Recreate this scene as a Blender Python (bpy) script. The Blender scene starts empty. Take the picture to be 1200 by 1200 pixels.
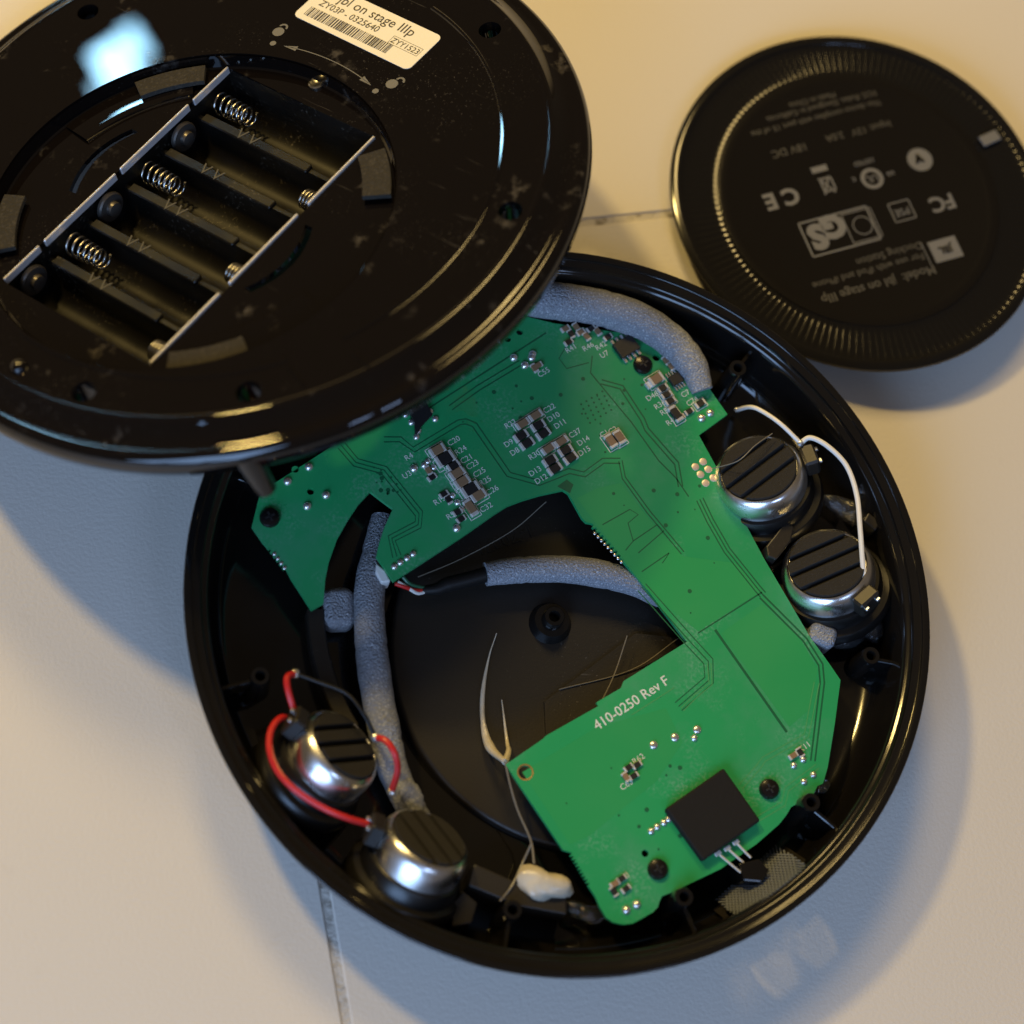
import bpy, math, random
import numpy as np
from mathutils import Vector, Matrix
from mathutils.geometry import tessellate_polygon

random.seed(7)
S = 0.105                      # metres per base radius
scene = bpy.context.scene
COL = scene.collection

# ------------------------------------------------------------------ camera
M = np.array([[0.985717254, 0.0566761383, 0.158585341],
              [0.0, -0.941669448, 0.336539225],
              [0.168408715, -0.331732521, -0.928219823]])   # rows: world x, y, z in camera axes (x right, y down, z forward)
CAM = np.array([-1.0119706, -1.6166587, 5.3233262])
FPX = 2400.0
cd = bpy.data.cameras.new('camera')
cam = bpy.data.objects.new('camera', cd)
COL.objects.link(cam)
R3 = np.column_stack([M[:, 0], -M[:, 1], -M[:, 2]])
mw = Matrix([list(R3[i]) + [CAM[i] * S] for i in range(3)] + [[0, 0, 0, 1]])
cam.matrix_world = mw
cd.sensor_width = 36.0
cd.lens = 36.0 * FPX / 1200.0
cd.clip_start = 0.02
cd.clip_end = 100.0
cd.dof.use_dof = True
cd.dof.aperture_fstop = 5.4
cd.dof.aperture_blades = 7
scene.camera = cam


def ray(px, py):
    d = M @ np.array([(px - 600.0) / FPX, (py - 600.0) / FPX, 1.0])
    return d


def at(px, py, z):
    """point (metres) on the horizontal plane z (in base radii) seen at a photo pixel"""
    d = ray(px, py)
    t = (z - CAM[2]) / d[2]
    return Vector((CAM + d * t) * S)


fp = np.array(at(720, 620, 0.17)) / S - CAM
cd.dof.focus_distance = float(fp @ M[:, 2] @ np.eye(1)[0] if False else fp @ (np.array([M[0, 2], M[1, 2], M[2, 2]]))) * S

# ------------------------------------------------------------------ world and lamps
w = bpy.data.worlds.new('World')
scene.world = w
w.use_nodes = True
bg = w.node_tree.nodes['Background']
bg.inputs['Color'].default_value = (1.0, 0.76, 0.52, 1)
bg.inputs['Strength'].default_value = 0.085


def lamp_point(name, loc, power, color, radius):
    d = bpy.data.lights.new(name, 'POINT')
    d.energy = power
    d.color = color
    d.shadow_soft_size = radius
    o = bpy.data.objects.new(name, d)
    o.location = loc
    COL.objects.link(o)
    return o


def lamp_area(name, loc, target, sx, sy, power, color):
    d = bpy.data.lights.new(name, 'AREA')
    d.shape = 'RECTANGLE'
    d.size = sx
    d.size_y = sy
    d.energy = power
    d.color = color
    o = bpy.data.objects.new(name, d)
    o.location = loc
    dirv = Vector(target) - Vector(loc)
    o.rotation_euler = dirv.to_track_quat('-Z', 'Y').to_euler()
    COL.objects.link(o)
    return o


Z3_ = Vector((0, 0, 1))
lamp_point('room_lamp', Vector((-7.1, 7.85, 10.65)) * S, 51.0, (1.0, 0.70, 0.225), 0.06)
# big window low on the left behind the photographer, in three panes
WD = Vector((-0.40, -0.78, 0.48)).normalized()
WC = WD * 1.25
side = WD.cross(Vector((0, 0, 1))).normalized()
for k in (-1, 0, 1):
    lamp_area('window_light', WC + side * (0.24 * k), (0, 0, 0), 0.21, 0.80, 4.7, (0.36, 0.585, 1.0))
# second, weaker window to the right
WD2 = Vector((0.30, -0.60, 0.74)).normalized() * 2.2
for k in (-1, 1):
    lamp_area('second_window_light', WD2 + Vector((0.16 * k, 0.06 * k, 0)), (0, 0, 0), 0.22, 0.5, 2.6, (0.42, 0.60, 1.0))
# far small window seen mirrored in the glossy cover
FP = Vector((-0.155, 0.19, 0.05))
FD = Vector((-0.416, 0.846, 0.333)).normalized()
for dx, dz, sx_, sy_, e_ in ((0.0, 0.0, 0.036, 0.050, 0.30), (0.030, -0.012, 0.018, 0.036, 0.08), (-0.027, 0.016, 0.011, 0.024, 0.03)):
    lamp_area('far_window_light', FP + FD * 1.6 + FD.cross(Z3_).normalized() * dx + Z3_ * dz, FP, sx_, sy_, e_, (0.36, 0.72, 1.0))
# second warm room lamp, beyond the upper edge
az_, el_ = math.radians(100), math.radians(48)
SL = Vector((math.cos(az_) * math.cos(el_), math.sin(az_) * math.cos(el_), math.sin(el_))) * 1.35
lamp_area('second_room_lamp', SL, (0, 0.05, 0), 0.30, 0.30, 7.5, (1.0, 0.70, 0.26))

scene.view_settings.view_transform = 'Standard'
scene.view_settings.look = 'None'
scene.view_settings.exposure = 0.0
scene.view_settings.gamma = 1.0


# ------------------------------------------------------------------ materials
def mat(name, color, rough=0.5, metal=0.0, bump=None, var=None, rvar=None, coat=0.0, trans=0.0, spec=0.5, sss=0.0):
    m = bpy.data.materials.new(name)
    m.use_nodes = True
    nt = m.node_tree
    b = nt.nodes['Principled BSDF']
    b.inputs['Base Color'].default_value = (*color, 1)
    b.inputs['Roughness'].default_value = rough
    b.inputs['Metallic'].default_value = metal
    b.inputs['Coat Weight'].default_value = coat
    b.inputs['Transmission Weight'].default_value = trans
    b.inputs['Specular IOR Level'].default_value = spec
    tc = nt.nodes.new('ShaderNodeTexCoord')
    def noise(scale, detail=4.0):
        n = nt.nodes.new('ShaderNodeTexNoise')
        n.inputs['Scale'].default_value = scale
        n.inputs['Detail'].default_value = detail
        nt.links.new(tc.outputs['Object'], n.inputs['Vector'])
        return n
    if var:                                  # (scale, other colour, low, high)
        n = noise(var[0])
        r = nt.nodes.new('ShaderNodeMapRange')
        r.inputs['From Min'].default_value = var[2]
        r.inputs['From Max'].default_value = var[3]
        nt.links.new(n.outputs['Fac'], r.inputs['Value'])
        mx = nt.nodes.new('ShaderNodeMix')
        mx.data_type = 'RGBA'
        mx.inputs['A'].default_value = (*color, 1)
        mx.inputs['B'].default_value = (*var[1], 1)
        nt.links.new(r.outputs['Result'], mx.inputs['Factor'])
        nt.links.new(mx.outputs['Result'], b.inputs['Base Color'])
    if rvar:                                 # (scale, rough low, rough high)
        n = noise(rvar[0], 6)
        r = nt.nodes.new('ShaderNodeMapRange')
        r.inputs['From Min'].default_value = 0.35
        r.inputs['From Max'].default_value = 0.7
        r.inputs['To Min'].default_value = rvar[1]
        r.inputs['To Max'].default_value = rvar[2]
        nt.links.new(n.outputs['Fac'], r.inputs['Value'])
        nt.links.new(r.outputs['Result'], b.inputs['Roughness'])
    if bump:                                 # (scale, strength, distance in metres)
        n = noise(bump[0], 5)
        bp = nt.nodes.new('ShaderNodeBump')
        bp.inputs['Strength'].default_value = bump[1]
        bp.inputs['Distance'].default_value = bump[2]
        nt.links.new(n.outputs['Fac'], bp.inputs['Height'])
        nt.links.new(bp.outputs['Normal'], b.inputs['Normal'])
    return m


def add_dust(m, scale, lo, hi, color, amount=1.0, stretch=(1, 1, 1), rough=0.6, streak=None):
    """specks, scuffs and wear mixed over a material's colour"""
    nt = m.node_tree
    b = nt.nodes['Principled BSDF']
    tc = nt.nodes.new('ShaderNodeTexCoord')
    mp = nt.nodes.new('ShaderNodeMapping')
    mp.inputs['Scale'].default_value = stretch
    if streak:
        mp.inputs['Rotation'].default_value = (0, 0, streak)
    nt.links.new(tc.outputs['Object'], mp.inputs['Vector'])
    n = nt.nodes.new('ShaderNodeTexNoise')
    n.inputs['Scale'].default_value = scale
    n.inputs['Detail'].default_value = 8
    n.inputs['Roughness'].default_value = 0.7
    nt.links.new(mp.outputs['Vector'], n.inputs['Vector'])
    r = nt.nodes.new('ShaderNodeMapRange')
    r.inputs['From Min'].default_value = lo
    r.inputs['From Max'].default_value = hi
    r.inputs['To Max'].default_value = amount
    nt.links.new(n.outputs['Fac'], r.inputs['Value'])
    for sock, val in (('Base Color', color), ('Roughness', rough)):
        inp = b.inputs[sock]
        mx = nt.nodes.new('ShaderNodeMix')
        if sock == 'Base Color':
            mx.data_type = 'RGBA'
            A, B_ = mx.inputs['A'], mx.inputs['B']
            ia, ib, io = 6, 7, 2
            if inp.is_linked:
                nt.links.new(inp.links[0].from_socket, mx.inputs[ia])
            else:
                mx.inputs[ia].default_value = inp.default_value
            mx.inputs[ib].default_value = (*val, 1)
            nt.links.new(r.outputs['Result'], mx.inputs[0])
            nt.links.new(mx.outputs[io], inp)
        else:
            mx.data_type = 'FLOAT'
            if inp.is_linked:
                nt.links.new(inp.links[0].from_socket, mx.inputs[2])
            else:
                mx.inputs[2].default_value = inp.default_value
            mx.inputs[3].default_value = val
            nt.links.new(r.outputs['Result'], mx.inputs[0])
            nt.links.new(mx.outputs[0], inp)


MT = {}
MT['tile'] = mat('tile_glaze', (0.60, 0.56, 0.50), 0.5, var=(3.0, (0.64, 0.585, 0.51), 0.35, 0.7), bump=(900, 0.22, 0.0006))
add_dust(MT['tile'], 60, 0.62, 0.85, (0.50, 0.45, 0.39), 0.5)
MT['grout'] = mat('grout', (0.52, 0.48, 0.42), 0.9, bump=(700, 0.6, 0.001), var=(260, (0.22, 0.19, 0.15), 0.50, 0.64))
MT['gloss'] = mat('gloss_black_plastic', (0.004, 0.003, 0.0028), 0.006, rvar=(40, 0.003, 0.012))
add_dust(MT['gloss'], 55, 0.66, 0.86, (0.16, 0.14, 0.12), 0.35)
add_dust(MT['gloss'], 90, 0.68, 0.76, (0.25, 0.23, 0.21), 0.45, (1, 0.06, 1), 0.5, 0.5)
MT['shell'] = mat('shell_black_plastic', (0.0065, 0.0058, 0.0054), 0.10, rvar=(30, 0.07, 0.15))
add_dust(MT['shell'], 170, 0.72, 0.86, (0.2, 0.18, 0.16), 0.4)
MT['satin'] = mat('satin_black_plastic', (0.014, 0.0115, 0.0095), 0.42, bump=(1600, 0.12, 0.0003))
MT['bay'] = mat('battery_bay_plastic', (0.005, 0.0042, 0.0034), 0.34, rvar=(40, 0.25, 0.5), spec=0.35)
add_dust(MT['bay'], 120, 0.66, 0.85, (0.17, 0.15, 0.12), 0.4)
MT['door'] = mat('door_black_plastic', (0.006, 0.0055, 0.0052), 0.12)
MT['doorplate'] = mat('door_plate_plastic', (0.006, 0.005, 0.0042), 0.16, spec=0.4)
MT['print'] = mat('grey_print', (0.125, 0.125, 0.13), 0.55)
MT['printdim'] = mat('dim_grey_print', (0.055, 0.052, 0.048), 0.55)
MT['pcb'] = mat('green_solder_mask', (0.016, 0.26, 0.092), 0.36, var=(9, (0.019, 0.30, 0.10), 0.35, 0.65), rvar=(30, 0.26, 0.42))
def add_residue(m, layers=((48, 0.52, 0.70), (1100, 0.46, 0.72)), color=(0.26, 0.44, 0.36), amount=0.6, stretch=(1, 1, 1), rot=0.0):
    nt = m.node_tree
    b = nt.nodes['Principled BSDF']
    tc = nt.nodes.new('ShaderNodeTexCoord')
    mp = nt.nodes.new('ShaderNodeMapping')
    mp.inputs['Scale'].default_value = stretch
    mp.inputs['Rotation'].default_value = (0, 0, rot)
    nt.links.new(tc.outputs['Object'], mp.inputs['Vector'])
    fac = None
    for k_, (sc_, lo, hi) in enumerate(layers):
        n_ = nt.nodes.new('ShaderNodeTexNoise')
        n_.inputs['Scale'].default_value = sc_
        n_.inputs['Detail'].default_value = 6
        nt.links.new((mp if k_ else tc).outputs['Vector' if k_ else 'Object'], n_.inputs['Vector'])
        r = nt.nodes.new('ShaderNodeMapRange')
        r.inputs['From Min'].default_value = lo
        r.inputs['From Max'].default_value = hi
        if k_ == 0:
            r.inputs['To Max'].default_value = amount
        nt.links.new(n_.outputs['Fac'], r.inputs['Value'])
        if fac is None:
            fac = r.outputs['Result']
        else:
            mm = nt.nodes.new('ShaderNodeMath')
            mm.operation = 'MULTIPLY'
            nt.links.new(fac, mm.inputs[0])
            nt.links.new(r.outputs['Result'], mm.inputs[1])
            fac = mm.outputs[0]
    mx = nt.nodes.new('ShaderNodeMix')
    mx.data_type = 'RGBA'
    nt.links.new(fac, mx.inputs[0])
    if b.inputs['Base Color'].is_linked:
        nt.links.new(b.inputs['Base Color'].links[0].from_socket, mx.inputs[6])
    else:
        mx.inputs[6].default_value = b.inputs['Base Color'].default_value
    mx.inputs[7].default_value = (*color, 1)
    nt.links.new(mx.outputs[2], b.inputs['Base Color'])


add_dust(MT['pcb'], 26, 0.50, 0.74, (0.10, 0.27, 0.19), 0.45, rough=0.5)
add_residue(MT['pcb'])
add_residue(MT['gloss'], ((26, 0.52, 0.68), (1700, 0.64, 0.73)), (0.17, 0.155, 0.14), 0.5)
add_residue(MT['gloss'], ((40, 0.52, 0.68), (500, 0.69, 0.74)), (0.14, 0.13, 0.12), 0.45, (1, 0.05, 1), 0.9)
add_residue(MT['gloss'], ((70, 0.60, 0.70), (300, 0.50, 0.66)), (0.10, 0.09, 0.08), 0.6)
add_residue(MT['satin'], ((30, 0.48, 0.66), (1500, 0.66, 0.75)), (0.20, 0.18, 0.16), 0.8)
add_residue(MT['satin'], ((40, 0.50, 0.66), (420, 0.68, 0.73)), (0.12, 0.11, 0.10), 0.6, (0.06, 1, 1), 0.5)
add_residue(MT['bay'], ((60, 0.48, 0.64), (900, 0.58, 0.72)), (0.16, 0.14, 0.11), 0.6)
MT['pcbdark'] = mat('green_solder_mask_bare', (0.008, 0.155, 0.056), 0.33, rvar=(30, 0.26, 0.42))
MT['pcbtrace'] = mat('trace_edge_green', (0.006, 0.10, 0.04), 0.4)
MT['pcbtracel'] = mat('trace_pale_green', (0.07, 0.30, 0.10), 0.4)
MT['silk'] = mat('white_silkscreen', (0.62, 0.66, 0.60), 0.6)
MT['solder'] = mat('solder', (0.74, 0.74, 0.74), 0.26, 0.85)
MT['tin'] = mat('tinned_end', (0.62, 0.60, 0.56), 0.4, 0.35)
MT['button'] = mat('dull_contact', (0.10, 0.09, 0.08), 0.35, 0.6)
MT['pad'] = mat('tinned_pad', (0.72, 0.60, 0.52), 0.42, 0.6)
MT['gold'] = mat('gold_pad', (0.70, 0.46, 0.16), 0.35, 0.9)
MT['capbody'] = mat('ceramic_tan', (0.23, 0.14, 0.075), 0.5)
MT['chip'] = mat('chip_black', (0.012, 0.012, 0.013), 0.45, bump=(1500, 0.2, 0.0002))
MT['foampad'] = mat('black_foam', (0.012, 0.0105, 0.0095), 0.9, bump=(2200, 0.5, 0.0006), var=(2200, (0.036, 0.031, 0.027), 0.58, 0.75))
MT['blackpad'] = mat('black_sticker_foam', (0.0065, 0.0057, 0.0055), 0.8, spec=0.3, bump=(1100, 0.25, 0.0004))
MT['greyfoam'] = mat('grey_foam', (0.25, 0.265, 0.30), 0.9, bump=(1500, 1.0, 0.0013), var=(1900, (0.60, 0.62, 0.66), 0.55, 0.72))  # pale specks put the foam's fine sparkle into its colour
MT['footfoam'] = mat('brown_grey_foam', (0.022, 0.019, 0.0145), 0.95, bump=(1100, 0.6, 0.0008), var=(1300, (0.045, 0.039, 0.03), 0.5, 0.7))
MT['steel'] = mat('steel', (0.50, 0.48, 0.44), 0.26, 1.0, rvar=(60, 0.2, 0.36))
MT['brushed'] = mat('zinc_can', (0.82, 0.81, 0.80), 0.3, 1.0, rvar=(90, 0.2, 0.42))
MT['redwire'] = mat('red_wire', (0.50, 0.018, 0.016), 0.35)
MT['whitewire'] = mat('white_wire', (0.72, 0.70, 0.66), 0.42)
MT['blackwire'] = mat('black_wire', (0.006, 0.0055, 0.0055), 0.5, spec=0.3)
MT['greenwire'] = mat('green_wire', (0.02, 0.11, 0.06), 0.4)
MT['glue'] = mat('white_glue', (0.55, 0.50, 0.40), 0.25, var=(160, (0.42, 0.38, 0.30), 0.4, 0.65), bump=(250, 0.4, 0.001))
MT['thread'] = mat('glue_thread', (0.20, 0.18, 0.145), 0.35, trans=0.2)
MT['clearglue'] = mat('clear_hot_glue', (0.42, 0.42, 0.44), 0.06, trans=0.96, bump=(120, 0.6, 0.006))
MT['paper'] = mat('label_paper', (0.80, 0.76, 0.68), 0.6)
MT['ink'] = mat('label_ink', (0.04, 0.035, 0.03), 0.6)
MT['screw'] = mat('black_screw', (0.012, 0.010, 0.010), 0.22, 0.35)
MT['strip'] = mat('nickel_strip', (0.75, 0.72, 0.72), 0.33, 0.55)
MT['basket'] = mat('basket_black', (0.005, 0.0045, 0.0042), 0.35)
MT['mesh'] = mat('grille_wire', (0.20, 0.22, 0.26), 0.4, 0.2)
MT['white'] = mat('white_connector', (0.66, 0.66, 0.64), 0.45)


# ------------------------------------------------------------------ geometry helpers
class MB:
    def __init__(self):
        self.v = []
        self.f = []

    def add(self, vs, fs):
        n = len(self.v)
        self.v += [tuple(p) for p in vs]
        self.f += [tuple(i + n for i in f) for f in fs]
        return self

    def box(self, c, ax, half, ch=0.12):
        """chamfered box: centre, three unit axes, half sizes"""
        c = Vector(c)
        hx, hy, hz = half
        k = min(half) * ch * 2
        pts = []
        idx = {}
        for sx in (-1, 1):
            for sy in (-1, 1):
                for sz in (-1, 1):
                    for a in range(3):
                        h = [hx - k, hy - k, hz - k]
                        h[a] += k
                        idx[(sx, sy, sz, a)] = len(pts)
                        pts.append(c + ax[0] * (sx * h[0]) + ax[1] * (sy * h[1]) + ax[2] * (sz * h[2]))
        F = []
        g = lambda s, a: idx[(s[0], s[1], s[2], a)]
        for a in range(3):
            b_, d_ = (a + 1) % 3, (a + 2) % 3
            for s in (-1, 1):
                q = []
                for (u, v) in ((-1, -1), (1, -1), (1, 1), (-1, 1)):
                    t = [0, 0, 0]
                    t[a] = s
                    t[b_] = u
                    t[d_] = v
                    q.append(g(t, a))
                F.append(q if s > 0 else q[::-1])
            # edges along axis a
            for u in (-1, 1):
                for v in (-1, 1):
                    t0 = [0, 0, 0]
                    t0[b_] = u
                    t0[d_] = v
                    t1 = list(t0)
                    t0[a] = -1
                    t1[a] = 1
                    q = [g(t0, b_), g(t1, b_), g(t1, d_), g(t0, d_)]
                    F.append(q if u * v < 0 else q[::-1])
        for sx in (-1, 1):
            for sy in (-1, 1):
                for sz in (-1, 1):
                    q = [g((sx, sy, sz), 0), g((sx, sy, sz), 1), g((sx, sy, sz), 2)]
                    F.append(q if sx * sy * sz > 0 else q[::-1])
        return self.add(pts, F)

    def lathe(self, prof, c=(0, 0, 0), ax=None, n=64, a0=0.0, a1=None, zmod=None, closed=False, caps=False):
        """prof: (r, z) in metres, revolved round ax[2]"""
        c = Vector(c)
        ax = ax or (Vector((1, 0, 0)), Vector((0, 1, 0)), Vector((0, 0, 1)))
        full = a1 is None
        if full:
            a1 = a0 + 2 * math.pi
        m = len(prof)
        k = n if full else n + 1
        pts = []
        for i in range(k):
            t = a0 + (a1 - a0) * i / n
            ct, st = math.cos(t), math.sin(t)
            for j, (r, z) in enumerate(prof):
                if zmod:
                    r, z = zmod(i, j, r, z)
                pts.append(c + ax[0] * (r * ct) + ax[1] * (r * st) + ax[2] * z)
        F = []
        for i in range(n):
            i2 = (i + 1) % k
            for j in range(m - 1 + (1 if closed else 0)):
                j2 = (j + 1) % m
                F.append((i * m + j, i2 * m + j, i2 * m + j2, i * m + j2))
        if not full and closed:
            F.append(tuple(range(m)))
            F.append(tuple((k - 1) * m + j for j in range(m))[::-1])
        return self.add(pts, F)

    def cyl(self, p0, p1, r0, r1=None, n=16, ch=0.0):
        p0, p1 = Vector(p0), Vector(p1)
        r1 = r0 if r1 is None else r1
        z = (p1 - p0)
        L = z.length
        z.normalize()
        x = z.orthogonal().normalized()
        y = z.cross(x)
        k = min(r0, r1) * ch
        prof = [(0.0001 * r0, 0), (r0 - k, 0), (r0, k), (r1, L - k), (r1 - k, L), (0.0001 * r1, L)]
        return self.lathe(prof, p0, (x, y, z), n)

    def dome(self, c, ax, r, h, n=12, rings=4):
        prof = [(r * 1.0 * math.cos(t), h * math.sin(t)) for t in [math.pi / 2 * i / rings for i in range(rings)]] + [(r * 0.001, h)]
        return self.lathe(prof, c, ax, n)

    def tube(self, pts, rad, n=12, cap=True, wob=0.0, flat=1.0):
        pts = [Vector(p) for p in pts]
        m = len(pts)
        T = [(pts[min(i + 1, m - 1)] - pts[max(i - 1, 0)]).normalized() for i in range(m)]
        x = T[0].cross(Vector((0, 0, 1)))
        if x.length < 1e-3:
            x = T[0].orthogonal()
        x.normalize()
        vs = []
        for i in range(m):
            x = (x - T[i] * x.dot(T[i])).normalized()
            y = T[i].cross(x)
            r = rad[i] if hasattr(rad, '__len__') else rad
            for k in range(n):
                a = 2 * math.pi * k / n
                rr = r * (1 + wob * (random.random() - 0.5))
                vs.append(pts[i] + x * (rr * math.cos(a)) + y * (rr * flat * math.sin(a)))
        F = []
        for i in range(m - 1):
            for k in range(n):
                k2 = (k + 1) % n
                F.append((i * n + k, i * n + k2, (i + 1) * n + k2, (i + 1) * n + k))
        if cap:
            F.append(tuple(range(n))[::-1])
            F.append(tuple((m - 1) * n + k for k in range(n)))
        return self.add(vs, F)

    def prism(self, poly, h, up=Vector((0, 0, 1))):
        """convex polygon of points, raised by h along up"""
        n = len(poly)
        vs = [Vector(p) for p in poly] + [Vector(p) + up * h for p in poly]
        F = [tuple(range(n))[::-1], tuple(range(n, 2 * n))]
        F += [(i, (i + 1) % n, (i + 1) % n + n, i + n) for i in range(n)]
        return self.add(vs, F)

    def build(self, name, m, parent=None, smooth=True, angle=35, kind=None, label=None):
        me = bpy.data.meshes.new(name)
        me.from_pydata(self.v, [], self.f)
        me.validate()
        me.update()
        return finish(name, me, m, parent, smooth, angle, kind, label)


def finish(name, me, m, parent=None, smooth=True, angle=35, kind=None, label=None):
    if smooth:
        me.polygons.foreach_set('use_smooth', [True] * len(me.polygons))
        me.set_sharp_from_angle(angle=math.radians(angle))
    if m is not None:
        me.materials.clear()
        me.materials.append(MT[m] if isinstance(m, str) else m)
    o = bpy.data.objects.new(name, me)
    COL.objects.link(o)
    if parent is not None:
        o.parent = parent
    if kind:
        o['kind'] = kind
    if label:
        o['label'] = label
    return o


def empty(name, loc=(0, 0, 0), label=None, cat=None, group=None, matrix=None):
    o = bpy.data.objects.new(name, None)
    o.empty_display_size = 0.01
    COL.objects.link(o)
    if matrix is not None:
        o.matrix_world = matrix
    else:
        o.location = loc
    if label:
        o['label'] = label
    if cat:
        o['category'] = cat
    if group:
        o['group'] = group
    return o


def tag(o, label, cat, group=None):
    o['label'] = label
    o['category'] = cat
    if group:
        o['group'] = group
    return o


def recenter(o, loc):
    """move a top-level thing's origin to loc without moving its mesh"""
    loc = Vector(loc)
    o.data.transform(Matrix.Translation(-loc))
    o.location = loc
    return o


def spline(pts, sub=8):
    """Catmull-Rom through points"""
    P = [Vector(p) for p in pts]
    P = [P[0] * 2 - P[1]] + P + [P[-1] * 2 - P[-2]]
    out = []
    for i in range(1, len(P) - 2):
        for k in range(sub):
            t = k / sub
            a, b, c, d = P[i - 1], P[i], P[i + 1], P[i + 2]
            out.append(0.5 * ((2 * b) + (c - a) * t + (2 * a - 5 * b + 4 * c - d) * t * t + (3 * b - a - 3 * c + d) * t ** 3))
    out.append(P[-2])
    return out


def plate_mesh(name, outer, holes, depth, bevel=0.0):
    """flat plate with holes; local z from -depth to 0"""
    loops = [[Vector((q[0], q[1], 0)) for q in lp_] for lp_ in [outer] + holes]
    tri = tessellate_polygon(loops)
    flat = [p for lp_ in loops for p in lp_]
    n = len(flat)
    vs = [tuple(p) for p in flat] + [(p.x, p.y, -depth) for p in flat]
    fs = []
    for t in tri:
        a, b, c = t
        up = (flat[b] - flat[a]).cross(flat[c] - flat[a]).z
        if up < 0:
            a, c = c, a
        fs.append((a, b, c))
        fs.append((c + n, b + n, a + n))
    k = 0
    for li, lp_ in enumerate(loops):
        m_ = len(lp_)
        area = sum(lp_[i].x * lp_[(i + 1) % m_].y - lp_[(i + 1) % m_].x * lp_[i].y for i in range(m_))
        ccw = (area > 0) == (li == 0)
        for i in range(m_):
            i2 = (i + 1) % m_
            q = (k + i, k + i + n, k + i2 + n, k + i2)
            fs.append(q if ccw else q[::-1])
        k += m_
    me = bpy.data.meshes.new(name)
    me.from_pydata(vs, [], fs)
    me.update()
    return me


def circle2(cx, cy, r, n=48):
    return [(cx + r * math.cos(2 * math.pi * i / n), cy + r * math.sin(2 * math.pi * i / n)) for i in range(n)]


def text_mesh(s, size, extrude=0.00004, align='CENTER', spacing=1.0, bold=0.0):
    cu = bpy.data.curves.new('text', 'FONT')
    cu.body = s
    cu.size = size
    cu.extrude = extrude
    cu.align_x = align
    cu.align_y = 'CENTER'
    cu.space_character = spacing
    cu.offset = bold
    cu.resolution_u = 3
    o = bpy.data.objects.new('text_curve', cu)
    COL.objects.link(o)
    me = bpy.data.meshes.new_from_object(o)
    bpy.data.objects.remove(o)
    bpy.data.curves.remove(cu)
    return me


def put_text(mb, s, size, c, xd, up, extrude=0.00004, align='CENTER', sx=1.0, bold=0.0, lift=0.0):
    """append text to an MB: centre c, writing direction xd, surface normal up"""
    me = text_mesh(s, size, extrude, align, bold=bold)
    xd = Vector(xd)
    up = Vector(up).normalized()
    xd = (xd - up * xd.dot(up)).normalized()
    yd = up.cross(xd)
    c = Vector(c) + up * (extrude + lift)
    vs = [c + xd * (v.co.x * sx) + yd * v.co.y + up * v.co.z for v in me.vertices]
    mb.add(vs, [tuple(p.vertices) for p in me.polygons])
    bpy.data.meshes.remove(me)


Z3 = Vector((0, 0, 1))
AX = (Vector((1, 0, 0)), Vector((0, 1, 0)), Z3)


def frame_z(z, xhint):
    z = Vector(z).normalized()
    x = Vector(xhint)
    x = (x - z * x.dot(z)).normalized()
    return (x, z.cross(x), z)


# ------------------------------------------------------------------ floor of square tiles
GAP = 0.0024
p1, p2 = at(690, 262, 0), at(790, 248, 0)
q1, q2 = at(379, 1010, 0), at(403, 1200, 0)
dA = (p2 - p1).normalized()
dB = (q1 - q2).normalized()
ang = (math.atan2(dA.y, dA.x) + math.atan2(dB.y, dB.x) - math.pi / 2) / 2
tx = Vector((math.cos(ang), math.sin(ang), 0))
ty = Vector((-math.sin(ang), math.cos(ang), 0))
pm, qm = (p1 + p2) / 2, (q1 + q2) / 2
X0, Y0 = qm.dot(tx), pm.dot(ty)          # the joint crossing
floor = MB().box(Vector((0, 0, -0.0206)), AX, (6, 6, 0.02), 0.0).build('floor', 'grout', None, False)
floor['kind'] = 'structure'
TS = 0.45
half = TS / 2 - GAP / 2
tile0 = None
for i in range(-4, 4):
    for j in range(-4, 4):
        c = tx * (X0 + (i + 0.5) * TS) + ty * (Y0 + (j + 0.5) * TS)
        if tile0 is None:
            me = MB().box((0, 0, -0.004), AX, (half, half, 0.004), 0.06).build('tile', 'tile', floor, True)
            tile0 = me
            o = me
        else:
            o = tile0.copy()
            COL.objects.link(o)
        o.location = c + Z3 * random.uniform(-0.0002, 0.0)
        o.rotation_euler = (0, 0, ang)
# z of tile tops is 0 or a hair below

# ------------------------------------------------------------------ speaker shell lying open, rim up
shell = empty('speaker_shell', (0, 0, 0), 'large round black plastic speaker shell lying open on the tiles with its rim up', 'speaker shell')


def P(*rz):
    return [(r * S, z * S) for r, z in rz]


prof = P((0.001, 0.012), (0.50, 0.004), (0.66, 0.004), (0.82, 0.014), (0.91, 0.046), (0.955, 0.105), (0.98, 0.18), (0.992, 0.235),
         (0.999, 0.256), (1.0, 0.2675), (0.998, 0.270), (0.995, 0.2708), (0.982, 0.2708), (0.9795, 0.2695), (0.9785, 0.2645), (0.976, 0.2625), (0.960, 0.2623), (0.957, 0.261), (0.955, 0.252),
         (0.952, 0.247), (0.945, 0.245), (0.938, 0.240), (0.934, 0.226), (0.928, 0.16), (0.920, 0.105), (0.905, 0.082), (0.87, 0.066), (0.76, 0.052), (0.66, 0.046),
         (0.575, 0.046), (0.50, 0.02), (0.001, 0.016))
sb = MB().lathe(prof, n=192)
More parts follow.
